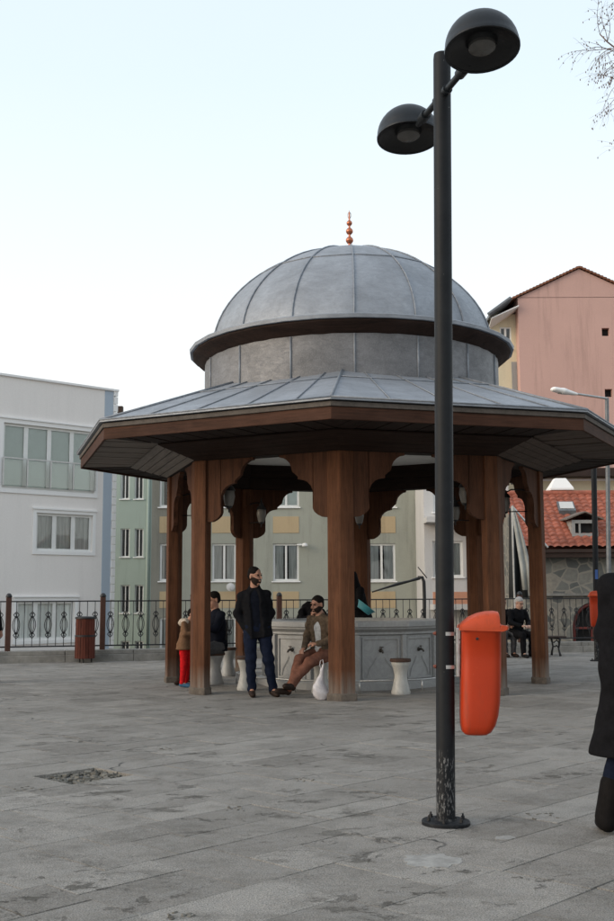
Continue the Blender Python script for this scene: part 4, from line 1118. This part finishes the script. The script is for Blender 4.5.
def window_(pl, op, parent, mull=1, mw=.045, cur='curtain', sill=True, fw=.07, rec=.09, trim=0, trim_m=None, cover=1.0, transom=None):
    a, b, c, d = op; mb = MB()
    for q in ((a, a+fw, c, d), (b-fw, b, c, d), (a+fw, b-fw, c, c+fw), (a+fw, b-fw, d-fw, d)): bar(mb, pl, *q, -rec-.04, -rec+.02)
    for i in range(1, mull+1):
        x = a+(b-a)*i/(mull+1); bar(mb, pl, x-mw, x+mw, c+fw, d-fw, -rec-.035, -rec+.012)
    if transom: bar(mb, pl, a+fw, b-fw, transom-.04, transom+.04, -rec-.03, -rec+.01)
    fr = mb.build('window', M['white_frame'], parent)
    mb = MB(); mb.add([pl.at(a+fw, c+fw, -rec-.02), pl.at(b-fw, c+fw, -rec-.02), pl.at(b-fw, d-fw, -rec-.02), pl.at(a+fw, d-fw, -rec-.02)], [(0, 1, 2, 3)]); mb.build('pane', M['glass'], fr)
    if cur:
        mb = MB(); N_ = 40; vs = []; fs = []
        segs = [(a, b)] if cover >= 1 else [(a, a+(b-a)*cover/2), (b-(b-a)*cover/2, b)]
        for e, f in segs:
            o = len(vs)
            for i in range(N_+1):
                x = e+(f-e)*i/N_; w = -rec-.07-.02*math.sin(i*1.3)*(cur == 'curtain'); vs += [pl.at(x, c+.02, w), pl.at(x, d-.02, w)]
            fs += [(o+2*i, o+2*i+2, o+2*i+3, o+2*i+1) for i in range(N_)]
        mb.add(vs, fs); mb.build('curtain', M[cur], fr, True)
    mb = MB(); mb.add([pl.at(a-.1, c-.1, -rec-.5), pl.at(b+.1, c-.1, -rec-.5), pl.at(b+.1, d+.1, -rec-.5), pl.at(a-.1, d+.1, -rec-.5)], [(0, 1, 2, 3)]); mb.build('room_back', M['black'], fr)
    if sill:
        mb = MB(); bar(mb, pl, a-.06, b+.06, c-.05, c-.005, -rec, .07); mb.build('sill', M['p_trim'], fr, bevel=.008)
    if trim:
        mb = MB(); t = trim
        for q in ((a-t, a, c-t, d+t), (b, b+t, c-t, d+t), (a, b, d, d+t), (a, b, c-t, c)): bar(mb, pl, *q, .0, .05)
        bar(mb, pl, a-t-.04, b+t+.04, d+t, d+t+.06, 0, .1); mb.build('surround', trim_m or M['p_trim'], fr, bevel=.006)
    return fr
GZ = -4.0
def op_from(pl, x0, x1, y0, y1):      # pixel box -> wall coordinates, measured on the box's mid lines
    xm, ym = (x0+x1)/2, (y0+y1)/2
    return (pl.hit(x0, ym)[0], pl.hit(x1, ym)[0], pl.hit(xm, y1)[1], pl.hit(xm, y0)[1])

# 1 pale building on the left
bw = thing('pale_apartment_building', 'pale lilac rendered flat roofed building with white window surrounds on the left', 'building')
q = W(114, 520, 42); pl = Plane((q.x, q.y, 0), (.749, .663))
ztop = pl.hit(60, 383.5)[1]
o1 = op_from(pl, 2, 90.5, 426.5, 489); o1 = (pl.hit(2, 460)[0], pl.hit(94, 460)[0], pl.hit(50, 491)[1], pl.hit(50, 427.5)[1])
o2 = op_from(pl, 35.5, 92, 514, 551.5); o3 = op_from(pl, 16, 74, 601, 640)
o4 = (o1[0]-5.2, o1[0]-1.2, o1[2], o1[3]); o5 = (o2[0]-5, o2[0]-2, o2[2], o2[3])
facade(pl, -16, 0, GZ, ztop, [o1, o2, o3, o4, o5], M['p_white'], bw, 10)
for o, mu, cu, tr in ((o1, 3, 'blind', .16), (o2, 2, 'curtain', .13), (o3, 2, 'curtain', .13), (o4, 3, 'blind', .16), (o5, 2, 'curtain', .13)):
    window(pl, o, bw, mu, cu, False, .10, .08, tr, mw=.085)
sA = pl.hit(104, 440)[0]; sB = pl.hit(112.5, 440)[0]
mb = MB(); bar(mb, pl, sA, sB, GZ, ztop-.03, 0, .012); mb.build('blue_corner_strip', M['p_blue'], bw)
mb = MB(); z = GZ; i = 0
while z < ztop-.1:
    bar(mb, pl, sB+(.0 if i % 2 else .03), .06, z+.012, z+.30, .0, .05); z += .31; i += 1
mb.build('quoin_stones', M['p_trim'], bw, bevel=.01)
mb = MB(); bar(mb, pl, -16, .08, ztop-.01, ztop+.07, -10, .08); mb.build('parapet_cap', M['p_trim'], bw)
mb = MB(); zr = pl.hit(50, 461.5)[1]; bar(mb, pl, o1[0], o1[1]+.1, zr-.03, zr+.02, .10, .14)
for i in range(5):
    x = o1[0]+(o1[1]-o1[0])*i/4; bar(mb, pl, x-.03, x+.03, o1[2]+.1, zr, .10, .14)
mb.build('balcony_rail', M['steel'], bw)
mb = MB(); bar(mb, pl, o1[0]+.02, o1[1]-.02, o1[2]+.12, zr-.05, .112, .118); mb.build('rail_glass', M['glass'], bw)

# 2 mint building
mt = thing('mint_green_building', 'mint green rendered building behind the pale one with small white windows', 'building')
q = W(132, 520, 56); pl = Plane((q.x, q.y, 0), (1, .0))
ops = []
for x0, x1 in ((120.5, 129.5), (134.5, 143.3)):
    for y0, y1 in ((427, 446), (472, 499), (528.5, 557), (585, 613), (641, 668)): ops.append(op_from(pl, x0, x1, y0, y1))
zt = pl.hit(120, 421)[1]
facade(pl, pl.hit(95, 500)[0], pl.hit(151.5, 500)[0], GZ, zt, ops, M['p_mint'], mt, 9)
for o in ops: window(pl, o, mt, 1, 'curtain', True, .055, .1, 0, cover=.45, mw=.025)
mb = MB(); bar(mb, pl, pl.hit(90, 500)[0], pl.hit(152, 500)[0], zt, zt+.12, -9, .25); mb.build('roof_edge', M['brown_dark'], mt)
mb = MB(); c = pl.at(pl.hit(118.5, 405)[0], zt+.42, -.5); mb.box(c, (.3, .35, .9)); mb.build('chimney', M['brown_dark'], mt)
mb = MB(); s_ = pl.hit(148.5, 500)[0]; mb.tube([pl.at(s_, GZ, .09), pl.at(s_, zt, .09)], .07, 8); mb.build('drainpipe', M['p_mint'], mt, True)

# 3 olive building
ol = thing('olive_apartment_building', 'olive green apartment building with ochre panels seen through the arches', 'building')
q = W(290, 560, 41); pl = Plane((q.x, q.y, 0), (1, .0))
ops = []; pans = []
cols = [(159.5, 171), (212, 236), (273, 299), (331, 357), (368, 395.5)]
for x0, x1 in cols:
    for yb in (507, 581, 655): ops.append(op_from(pl, x0, x1, yb-37.5, yb))
    for yb in (533, 608, 459): pans.append(op_from(pl, x0, x1, yb-16.5, yb))
zt = pl.hit(300, 425)[1]
sm_ = pl.hit(177, 560)[0]
facade(pl, pl.hit(151, 560)[0], sm_, GZ, zt, [o for o in ops if o[1] < sm_], plaster('grey olive render', (.27, .262, .225), .5), ol, 8.9, name='side_wall')
facade(pl, sm_+.003, pl.hit(424.5, 560)[0], GZ, zt, [o for o in ops if o[0] > sm_], M['p_olive'], ol, 9)
for i, o in enumerate(ops): window(pl, o, ol, 1 if o[1]-o[0] > .6 else 0, 'curtain' if i % 3 else 'blind', True, .075, .1, 0, cover=(1, .8, 1)[i % 3] if i % 5 else .7, mw=.04)
for o in pans:
    mb = MB(); bar(mb, pl, o[0], o[1], o[2], o[3], 0, .018); mb.build('ochre_panel', M['p_orange'], ol, bevel=.004)
mb = MB(); bar(mb, pl, pl.hit(149, 560)[0], pl.hit(424.5, 560)[0], zt, zt+.12, -9.2, .45); mb.build('roof_edge', M['brown_dark'], ol)
def dish(u, v, r, label, pl=pl):
    s_, z_ = pl.hit(u, v); T = thing('satellite_dish', label, 'satellite dish', tuple(pl.at(s_, z_, .02)), 0)
    MB().tube([(0, 0, 0), (0, -.25, 0)], .02, 6).build('arm', M['steel'], T)
    R = Matrix.Rotation(rad(75), 3, 'X')
    MB().lathe([(.001, .05), (r*.5, .035), (r*.9, 0), (r, -.01), (r*.9, -.005), (r*.5, .028), (.001, .04)], 20, (0, -.28, 0), R).build('reflector', M['p_greywhite'], T, 'auto')
    MB().tube([(0, -.28, -r*.8), (0, -.55, -.05)], .012, 5).build('feed_arm', M['steel'], T)
dish(231, 587, .16, 'round pale satellite dish on the olive wall left of the standing man')
s_, z_ = pl.hit(297, 545); T = thing('outdoor_lamp', 'small white wall lamp beside the middle olive building window', 'wall lamp', tuple(pl.at(s_, z_, 0)))
MB().tube([(0, 0, 0), (.05, -.15, .0), (.28, -.22, .0)], .035, 8).build('arm', M['white_frame'], T, True)
MB().lathe([(.001, .07), (.09, .05), (.12, -.04), (.10, -.07), (.001, -.06)], 14, (.30, -.22, 0)).build('lamp_head', M['white_frame'], T, 'auto')

# 4 grey-white house behind the lamp pole
gh = thing('grey_white_house', 'grey white house with terracotta balcony front behind the lamp pole', 'building')
q = W(440, 560, 39); pl = Plane((q.x, q.y, 0), (1, .05))
ops = [op_from(pl, 433, 463, 541, 577), op_from(pl, 433, 463, 468, 512), op_from(pl, 476, 498, 541, 577)]
zt = pl.hit(450, 425)[1]
facade(pl, pl.hit(424.8, 560)[0], pl.hit(510.5, 560)[0], GZ, zt, ops, M['p_greywhite'], gh, 7)
for o in ops: window(pl, o, gh, 2, 'curtain', True, .08, .1, 0, cover=.7)
mb = MB(); z_ = pl.hit(440, 521)[1]; bar(mb, pl, pl.hit(424.8, 560)[0]-.05, pl.hit(505, 560)[0], z_-.1, z_+.1, 0, .9); mb.build('balcony_slab', M['p_greywhite'], gh)
zA, zB = pl.hit(440, 592)[1], pl.hit(440, 604)[1]
mb = MB(); bar(mb, pl, pl.hit(429, 560)[0], pl.hit(505, 560)[0], zB, zA, .7, .8); mb.build('balcony_front', M['p_terra'], gh)
mb = MB(); bar(mb, pl, pl.hit(429, 560)[0], pl.hit(505, 560)[0], zB-.2, zB-.01, 0, .82); mb.build('balcony_floor', M['p_greywhite'], gh)
mb = MB(); bar(mb, pl, pl.hit(423, 560)[0]-.0+.08, pl.hit(511, 560)[0], zt, zt+.12, -7.2, .3); mb.build('roof_edge', M['brown_dark'], gh)

# 5 stone house with red tiled roof
sh = thing('stone_house', 'rubble stone house with red clay tiled roof and dormer', 'building')
YS = 32; q = W(560, 600, YS); pl = Plane((q.x, q.y, 0), (1, .0))
xL = pl.hit(526, 590)[0]; xR = xL+11
zE = pl.hit(570, 549)[1]
# arched opening at ground behind the railing
cx_, zc_ = pl.hit(593, 628); rr = .60
mb = MB(); N_ = 16
arc = [(cx_+rr*math.cos(PI*i/N_), zc_+rr*math.sin(PI*i/N_)*1.25) for i in range(N_+1)]
zt = zE-.12
vs = []; fs = []
for x_, z_ in arc: vs += [pl.at(x_, z_), pl.at(x_, zt), pl.at(x_, z_, -.3)]
for i in range(N_): a = 3*i; fs += [(a, a+3, a+4, a+1), (a, a+2, a+5, a+3)]
mb.add(vs, fs)
for a_, b_ in ((xL, cx_-rr), (cx_+rr, xR)): mb.add([pl.at(a_, GZ), pl.at(b_, GZ), pl.at(b_, zt), pl.at(a_, zt)], [(0, 1, 2, 3)])
zb = zc_-.75
mb.add([pl.at(cx_-rr, GZ), pl.at(cx_+rr, GZ), pl.at(cx_+rr, zb), pl.at(cx_-rr, zb)], [(0, 1, 2, 3)])
for sg in (-1, 1): mb.add([pl.at(cx_+sg*rr, zb), pl.at(cx_+sg*rr, zc_), pl.at(cx_+sg*rr, zc_, -.3), pl.at(cx_+sg*rr, zb, -.3)], [(0, 1, 2, 3)])
up = Vector((0, 0, zt-GZ)); A, B, A2, B2 = pl.at(xL, GZ), pl.at(xR, GZ), pl.at(xL, GZ, -5), pl.at(xR, GZ, -5)
mb.add([A, B, B2, A2, A+up, B+up, B2+up, A2+up], [(1, 2, 6, 5), (2, 3, 7, 6), (3, 0, 4, 7)])
# gable triangle on the left end
zR = zE+1.85
mb.add([pl.at(xL, zt), pl.at(xL, zt, -5), pl.at(xL, zR-.1, -2.3)], [(0, 1, 2)])
mb.build('stone_wall', M['stone'], sh)
mb = MB(); bar(mb, pl, xL-.05, xR, pl.hit(570, 595)[1]-.03, pl.hit(570, 595)[1]+.05, 0, .12); mb.build('stone_ledge', M['kerb'], sh, bevel=.01)
mb = MB(); mb.tube([pl.at(cx_-rr+.05, zb, -.1)]+[pl.at(cx_+(rr-.05)*math.cos(PI-PI*i/N_), zc_+(rr-.05)*1.25*math.sin(PI*i/N_), -.1) for i in range(N_+1)]+[pl.at(cx_+rr-.05, zb, -.1)], .06, 6)
bar(mb, pl, cx_-.03, cx_+.03, zb, zc_+rr*1.1, -.14, -.08); bar(mb, pl, cx_-rr, cx_+rr, zc_-.03, zc_+.03, -.14, -.08)
fr = mb.build('arched_window', mat('red brown paint', (.14, .03, .025), .6), sh)
mb = MB().add([pl.at(cx_-rr, zb, -.28), pl.at(cx_+rr, zb, -.28), pl.at(cx_+rr, zc_+rr*1.3, -.28), pl.at(cx_-rr, zc_+rr*1.3, -.28)], [(0, 1, 2, 3)]); mb.build('pane', M['black'], fr)
mb = MB(); bar(mb, pl, xL-.15, xR, zE-.26, zE-.13, .0, .38); bar(mb, pl, xL-.15, xR, zE-.12, zE-.02, .30, .44); mb.build('eave_board', M['brown_dark'], sh)
# tiles: each course steps, each tile is a rounded ridge
mb = MB(); tw, nc = .235, 15; ex0, ex1 = xL-.15, xR; y0_, y1_ = .46, -2.3
vs = []; fs = []; nx = int((ex1-ex0)/tw*6)
for r_ in range(nc):
    for e in (0, 1):
        f = (r_+e)/nc; yy = y0_+(y1_-y0_)*f; zz = zE+(zR-zE)*f+(.045 if e == 0 else .0)
        for i in range(nx+1):
            x_ = ex0+(ex1-ex0)*i/nx; ph = (i % 6)/6
            vs.append(pl.at(x_, zz+.045*abs(math.sin(PI*ph))+.008*math.sin(i//6*7.3+r_*3.1), yy))
for r_ in range(nc*2-1):
    for i in range(nx): a = r_*(nx+1)+i; fs.append((a, a+1, a+nx+2, a+nx+1))
mb.add(vs, fs)
mb.add([pl.at(ex0, zR, -2.3), pl.at(ex1, zR, -2.3), pl.at(ex1, zE, -5.2), pl.at(ex0, zE, -5.2)], [(0, 1, 2, 3)])
mb.tube([pl.at(ex0, zR+.04, -2.3), pl.at(ex1, zR+.04, -2.3)], .10, 10)
mb.tube([pl.at(ex0, zE+.03, .42), pl.at(ex0, zR+.04, -2.3)], .07, 8)
roof = mb.build('tiled_roof', M['tile'], sh, 'auto')
def on_roof(u, v):       # ray with roof plane
    r = ray(u, v); o = Vector((0, 0, EYE)); a = pl.at(0, zE, y0_); b = pl.at(0, zR, y1_); t = pl.d; n = (b-a).cross(t)
    k = (a-o).dot(n)/r.dot(n); return o+r*k
# dormer
dl, dr_ = on_roof(572, 536.5), on_roof(598, 536.5); dw = (dr_-dl).length; dc = (dl+dr_)/2
D_ = thing('tmpd', 'x', 'x'); bpy.data.objects.remove(D_)
mb = MB(); h_ = .62
F0, F1 = dl, dr_; T0, T1 = dl+Vector((0, 0, h_*.8)), dr_+Vector((0, 0, h_*.8)); ap = (T0+T1)/2+Vector((0, 0, .22))
mb.add([F0+Vector((0, 1.3, 0)), F1+Vector((0, 1.3, 0)), T1+Vector((0, 1.3, 0)), T0+Vector((0, 1.3, 0)), F0, F1, T1, T0], [(4, 7, 3, 0), (5, 1, 2, 6)])
mb.box((F0+T0)/2+Vector((.05, 0, 0)), (.10, .08, h_*.8)).box((F1+T1)/2-Vector((.05, 0, 0)), (.10, .08, h_*.8)).box((F0+F1)/2+Vector((0, 0, .05)), (dw-.2, .08, .10)).box((T0+T1)/2-Vector((0, 0, .05)), (dw-.2, .08, .10)).box((F0+T0)/2+Vector((.24, 0, 0)), (.05, .06, h_*.8-.2))
do = mb.build('dormer', M['p_grey'], sh)
mb = MB().add([F0+Vector((0, .12, 0)), F1+Vector((0, .12, 0)), T1+Vector((0, .12, 0)), T0+Vector((0, .12, 0))], [(0, 1, 2, 3)]); mb.build('dormer_window', M['black'], do)
ov = Vector((.16, 0, 0)); dn = Vector((0, -.15, 0)); bk = Vector((0, 1.5, .05))
mb = MB().slab([T0-ov+dn, ap+dn, ap+bk, T0-ov+bk], (0, 0, .04)).slab([ap+dn, T1+ov+dn, T1+ov+bk, ap+bk], (0, 0, .04)); mb.build('dormer_roof', mat('brown dormer felt', (.16, .13, .11), .8), do)
mb = MB().slab([on_roof(559, 515), on_roof(576, 515), on_roof(573, 506), on_roof(556.5, 506)], (0, -.06, .14)); sk_ = mb.build('skylight', M['zinc'], sh)
mb = MB().slab([on_roof(560, 513.5)+Vector((0, -.07, .15)), on_roof(574, 513.5)+Vector((0, -.07, .15)), on_roof(572, 507)+Vector((0, -.07, .15)), on_roof(558.5, 507)+Vector((0, -.07, .15))], (0, -.004, .01)); mb.build('skylight_glass', M['p_greywhite'], sk_)
# chimney with pale cowl
cc = W(560, 494, YS+2.6)
mb = MB().box((cc.x, cc.y, cc.z-.35), (.45, .45, 1.0)); ch_ = mb.build('chimney', M['p_cream'], sh)
vs = [(cc.x+a*w, cc.y+b*w, z) for w, z in ((.37, cc.z+.10), (.37, cc.z+.16), (.17, cc.z+.50)) for a, b in ((-1, -1), (1, -1), (1, 1), (-1, 1))]
mb = MB().add(vs, [(0, 1, 5, 4), (1, 2, 6, 5), (2, 3, 7, 6), (3, 0, 4, 7), (4, 5, 9, 8), (5, 6, 10, 9), (6, 7, 11, 10), (7, 4, 8, 11), (8, 9, 10, 11), (3, 2, 1, 0)]); mb.build('chimney_cowl', M['p_trim'], ch_)
mb = MB()
for a in (-1, 1):
    for b in (-1, 1): mb.box((cc.x+a*.2, cc.y+b*.2, cc.z+.12), (.04, .04, .12))
# tarpaulin left of the stone house
def sheet(pts_l, pts_r, Y, amp, m, name, parent, loc):
    n = len(pts_l); K = 24; vs = []; fs = []
    for i in range(n):
        for k in range(K+1):
            f = k/K; u_ = pts_l[i][0]+(pts_r[i][0]-pts_l[i][0])*f; v_ = pts_l[i][1]+(pts_r[i][1]-pts_l[i][1])*f
            q = W(u_, v_, Y+amp*math.sin(f*11+i*.6)); vs.append(q-Vector(loc))
    for i in range(n-1):
        for k in range(K): a = i*(K+1)+k; fs.append((a, a+1, a+K+2, a+K+1))
    mb = MB().add(vs, fs); o = mb.build(name, m, parent, True); s = o.modifiers.new('thick', 'SOLIDIFY'); s.thickness = .02; return o
q = W(516, 600, 30.5); loc = (q.x, 30.5, GZ)
T = thing('hanging_tarpaulin', 'grey white tarpaulin draped on a frame left of the stone house', 'tarpaulin', loc)
sheet([(512, 506), (513, 520), (516, 540), (520, 565), (523, 590)], [(513.5, 506), (518, 520), (524, 540), (530, 565), (532, 590)], 30.5, .03, M['tarp'], 'front_sheet', T, loc)
sheet([(509, 508), (509, 530), (509, 560), (509, 598)], [(515, 508), (518, 530), (524, 560), (528, 598)], 30.9, .08, M['tarp_dark'], 'rear_sheet', T, loc)
a = W(512, 506, 30.7)-Vector(loc); MB().tube([(a.x, a.y, 0), tuple(a)], .03, 8).tube([tuple(a), (a.x+1.0, a.y, a.z-1.2)], .03, 8).build('frame_pole', M['steel'], T)

# 6 cream house behind the tiled roof
cr = thing('cream_house', 'cream house with dark projecting eaves behind the red tiled roof', 'building')
q = W(580, 485, 42); pl = Plane((q.x, q.y, 0), (1, .0))
x0, x1 = pl.hit(530, 485)[0], pl.hit(530, 485)[0]+11
ztc = pl.hit(580, 478)[1]
facade(pl, x0, x1, GZ, ztc, [], M['p_cream'], cr, 2.4)
mb = MB(); bar(mb, pl, x0-.3, x1, ztc+.003, ztc+.32, -2.4, .7); mb.build('eaves', M['brown_dark'], cr)
mb = MB(); bar(mb, pl, x0, x1, ztc-.12, ztc-.04, 0, .05); mb.build('moulding', M['p_trim'], cr)
# 7 pink gable building
pk = thing('pink_gabled_building', 'tall salmon pink building with bare gable wall rising behind the pavilion', 'building')
q = W(560, 400, 46); pl = Plane((q.x, q.y, 0), (1, .0))
xl, zl = pl.hit(519, 340)[0], pl.hit(506, 303)[1]; xa, za = pl.hit(579, 268.5); xe, ze_ = pl.hit(506, 303)
slope = (za-ze_)/(xa-xe); xr = 2*xa-xl
zwl = ze_+(xl-xe)*slope
holes = [(pl.hit(602, 332)[0], pl.hit(609.5, 332)[0], pl.hit(605, 336)[1], pl.hit(605, 328)[1]), (pl.hit(605, 393)[0], pl.hit(612.5, 393)[0], pl.hit(608, 397)[1], pl.hit(608, 389)[1])]
facade(pl, xl, xr, GZ, zwl-.0, holes, M['p_pink'], pk, 9, .25)
mb = MB(); mb.add([pl.at(xl, zwl-.02), pl.at(xr, zwl-.02), pl.at(xa, za-.02), pl.at(xl, zwl-.02, -9), pl.at(xr, zwl-.02, -9), pl.at(xa, za-.02, -9)], [(0, 1, 2), (3, 5, 4), (0, 2, 5, 3), (1, 4, 5, 2)]); mb.build('gable_wall', M['p_pink'], pk)
for h_ in holes: bar(MB(), pl, h_[0]-.05, h_[1]+.05, h_[2]-.05, h_[3]+.05, -.30, -.26).build('vent_grille', M['black'], pk)
# cream side wing set back, left of the gable wall
mb = MB(); wx0 = pl.hit(489, 340)[0]
ww = [(pl.hit(503, 333)[0], pl.hit(512, 333)[0], pl.hit(507, 345)[1], pl.hit(507, 327)[1])]
pl2 = Plane(pl.at(0, 0, -.6), (1, 0)); 
ww = [op_from(pl2, 500, 511.5, 327, 349)]
facade(pl2, pl2.hit(491, 340)[0], xl+.0, GZ, zwl-.6, ww, M['p_cream'], pk, 8, name='side_wing_wall')
window(pl2, ww[0], pk, 1, None, True, .06, .06)
mb = MB(); bar(mb, pl2, pl2.hit(512, 380)[0], xl-.01, pl2.hit(515, 500)[1], pl2.hit(515, 362)[1], 0, .03); mb.build('bare_render_patch', M['p_grey'], pk)
# roof slopes with ragged tile edge
mb = MB(); L_ = math.hypot(xa-xe, za-ze_); nseg = 22
for sg in (1, -1):
    for i in range(nseg):
        f0, f1 = i/nseg, (i+.97)/nseg
        def q_(f, out, up): return pl.at(xa-sg*(xa-xe)*(1-f)*1.0, ze_+(za-ze_)*f+up, out)
        mb.slab([q_(f0, .12, .04), q_(f1, .12, .0), q_(f1, -9, .0), q_(f0, -9, .04)], (0, 0, .09))
mb.build('tiled_roof', mat('old brown tile', (.2, .085, .05), .85, .5, 4), pk)
mb = MB(); e0 = pl.at(xe-.0, ze_, 0); 
g0, g1 = W(505, 305, 46.2), W(483, 321, 44.2)
mb = MB(); s0_, z0_ = pl2.hit(507, 303.5); s1_, z1_ = pl2.hit(486, 319)
P = [pl2.at(s1_, z1_, .9), pl2.at(s0_, z0_, .9), pl2.at(s0_, z0_, -7), pl2.at(s1_, z1_, -7)]
mb.slab(P, (0, 0, -.14)); mb.tube([pl2.at(s1_-.05, z1_-.05, .95), pl2.at(s0_, z0_-.02, .95)], .09, 8); mb.build('side_eave', M['zinc'], pk)
mb = MB(); sx, sz = pl2.hit(512, 308); mb.slab([pl2.at(s1_+.1, z1_-.16, .85), pl2.at(xl, z0_-.30, .85), pl2.at(xl, z0_-.34, .0), pl2.at(s1_+.1, z1_-.45, .0)], (0, 0, -.05)); mb.build('soffit', M['p_trim'], pk)
# 8 grey municipal street light
T = thing('grey_street_light', 'grey street light with flat cobra head against the pink building', 'street light', (W(609, 600, 30).x, 30, GZ), 0)
ox = T.location.x
top = W(607, 398, 30); dz = -GZ
hz = top.z-GZ
MB().tube([(0, 0, 0), (0, 0, 5), (top.x-ox, 0, hz)], [.085, .07, .055], 12).build('pole', M['zinc'], T, 'auto')
e_ = W(574, 393.5, 29.5)
MB().tube([(top.x-ox+.03, 0, hz-.02), (e_.x-ox, -.5, e_.z-GZ)], .035, 8).build('arm', M['steel'], T, 'auto')
h0, h1 = W(576, 394, 29.5), W(552.5, 389, 29.3)
a = h0-Vector((ox, 30, GZ)); b = h1-Vector((ox, 30, GZ)); mid = a+(b-a)*.55
nobj('lamp_head', [cone(a, mid, .06, .13, ((0, 0, 1), .7)), cone(mid, b+(a-b)*.1, .14, .12, ((0, 0, 1), .6))], M['p_trim'], T, (), .015, .03)
MB().lathe([(.001, -.05), (.06, -.045), (.085, .0), (.001, .0)], 12, mid+(b-mid)*.3+Vector((0, 0, -.045))).build('lens', M['frosted'], T, 'auto')

# ------------------------------------------------------------------ bare tree off the right edge, twigs reaching in
tr = thing('bare_tree', 'leafless tree whose thin budding twigs hang in at the top right', 'tree', (5.6, 9.6, 0))
tv = []; bud = MB(); limb = MB(); tw_ = MB(); org = Vector((5.6, 9.6, 0))
limb_base = Vector((.0, 0, 2.6))
MB().tube([(0, 0, -.02), (.03, 0, .9), (0, .05, 1.9), tuple(limb_base)], [.24, .19, .17, .15], 14).build('trunk', M['bark'], tr, True)
def grow(p, d, L, r, dep, droop=.0):
    pts = [p.copy()]; n = 6
    for i in range(n):
        d = (d+Vector((random.gauss(0, .13), random.gauss(0, .13), random.gauss(0, .11)-droop))).normalized(); p = p+d*L/n; pts.append(p.copy())
    rs = [r*(1-.55*i/n) for i in range(n+1)]
    (limb if r > .012 else tw_).tube(pts, rs, 8 if r > .012 else 4)
    if dep > 0:
        for i in range(2, n+1):
            for _ in range(2 if i > 3 else 1):
                ax = d.orthogonal().normalized(); ax.rotate(Matrix.Rotation(random.uniform(0, 6.28), 3, d))
                nd = (d*.75+ax*.75).normalized(); grow(pts[i], nd, L*random.uniform(.42, .62), rs[i]*.55, dep-1, droop+.03)
    if r < .006:
        for i in range(1, n+1):
            if random.random() < .25: bud.lathe([(.0005, -.010), (.0045, -.004), (.004, .005), (.0005, .010)], 5, pts[i]+Vector((0, 0, -.006)))
random.seed(31)
for tgt, L in (((2.95, 8.9, 6.3), 0), ((3.1, 9.1, 6.0), 0), ((2.9, 9.0, 6.9), 0), ((6.5, 9.5, 7.0), 0), ((7.5, 10.5, 6), 0), ((5.5, 11.5, 7), 0)):
    end = Vector(tgt)-org; a = limb_base.copy(); mid = a+(end-a)*.5+Vector((.1, 0, .55)); pts = [a+(mid-a)*f*(2-f)+(end-mid)*f*f*1 if False else (a*(1-f)**2+mid*2*f*(1-f)+end*f*f) for f in [i/10 for i in range(11)]]
    limb.tube(pts, [.10-.085*i/10 for i in range(11)], 8)
    d = (pts[-1]-pts[-2]).normalized()
    for i in (6, 7, 8, 9, 10):
        ax = d.orthogonal().normalized(); ax.rotate(Matrix.Rotation(random.uniform(0, 6.28), 3, d))
        grow(pts[i], (d+ax*(.0 if i == 10 else .6)).normalized(), .62, .012, 2, .03)
limb.build('crown_limb', M['bark'], tr, True); t_ = tw_.build('twigs', M['twig'], tr, True); bud.build('buds', M['twig'], t_, True)

# ------------------------------------------------------------------ light
SUN_EL, SUN_AZ = rad(20), rad(-114)      # azimuth from +Y, towards the left and behind the camera
w = bpy.data.worlds.new('World'); S.world = w; w.use_nodes = True; nt = w.node_tree; nt.nodes.clear()
out = node(nt, 'ShaderNodeOutputWorld'); bg = node(nt, 'ShaderNodeBackground'); sky = node(nt, 'ShaderNodeTexSky')
sky.sky_type = 'NISHITA'; sky.sun_disc = False; sky.sun_elevation = SUN_EL; sky.sun_rotation = SUN_AZ; sky.dust_density = 4; sky.air_density = 1.2; sky.ozone_density = 1.5
bg.inputs['Strength'].default_value = .07
# thin overcast veil: whitish, a little bluer overhead
tc = node(nt, 'ShaderNodeTexCoord'); sx = node(nt, 'ShaderNodeSeparateXYZ'); lnk(nt, tc.outputs['Generated'], sx.inputs[0])
veil = ramp(nt, sx.outputs[2], [(0, (1, .99, .965)), (.22, (.98, .985, .975)), (.45, (.80, .90, .95)), (.8, (.72, .80, .87))])
dp = node(nt, 'ShaderNodeVectorMath', operation='DOT_PRODUCT'); lnk(nt, tc.outputs['Generated'], dp.inputs[0]); dp.inputs[1].default_value = (-.62, .78, 0)
gl = ramp(nt, dp.outputs['Value'], [(0, .50), (1, 1)])
mrg = node(nt, 'ShaderNodeMapRange'); lnk(nt, dp.outputs['Value'], mrg.inputs[0]); mrg.inputs[1].default_value = -.9; mrg.inputs[2].default_value = .6; mrg.inputs[3].default_value = .8; mrg.inputs[4].default_value = 1.0
veil = mixc(nt, 1.0, veil, mrg.outputs[0], 'MULTIPLY')
bg2 = node(nt, 'ShaderNodeBackground'); lnk(nt, veil, bg2.inputs[0]); bg2.inputs[1].default_value = .95
lnk(nt, sky.outputs[0], bg.inputs[0]); add = node(nt, 'ShaderNodeAddShader'); lnk(nt, bg.outputs[0], add.inputs[0]); lnk(nt, bg2.outputs[0], add.inputs[1]); lnk(nt, add.outputs[0], out.inputs[0])
sd_ = bpy.data.lights.new('sun', 'SUN'); sd_.energy = .8; sd_.angle = rad(30); sd_.color = (1, .9, .8)
so = bpy.data.objects.new('sun', sd_); C.objects.link(so)
dv = Vector((math.sin(SUN_AZ)*math.cos(SUN_EL), math.cos(SUN_AZ)*math.cos(SUN_EL), math.sin(SUN_EL)))
so.rotation_mode = 'QUATERNION'; so.rotation_quaternion = dv.to_track_quat('Z', 'Y')
S.view_settings.view_transform = 'Standard'; S.view_settings.look = 'None'; S.view_settings.exposure = 0; S.view_settings.gamma = 1; S.view_settings.use_curve_mapping = False
S.render.engine = 'CYCLES'
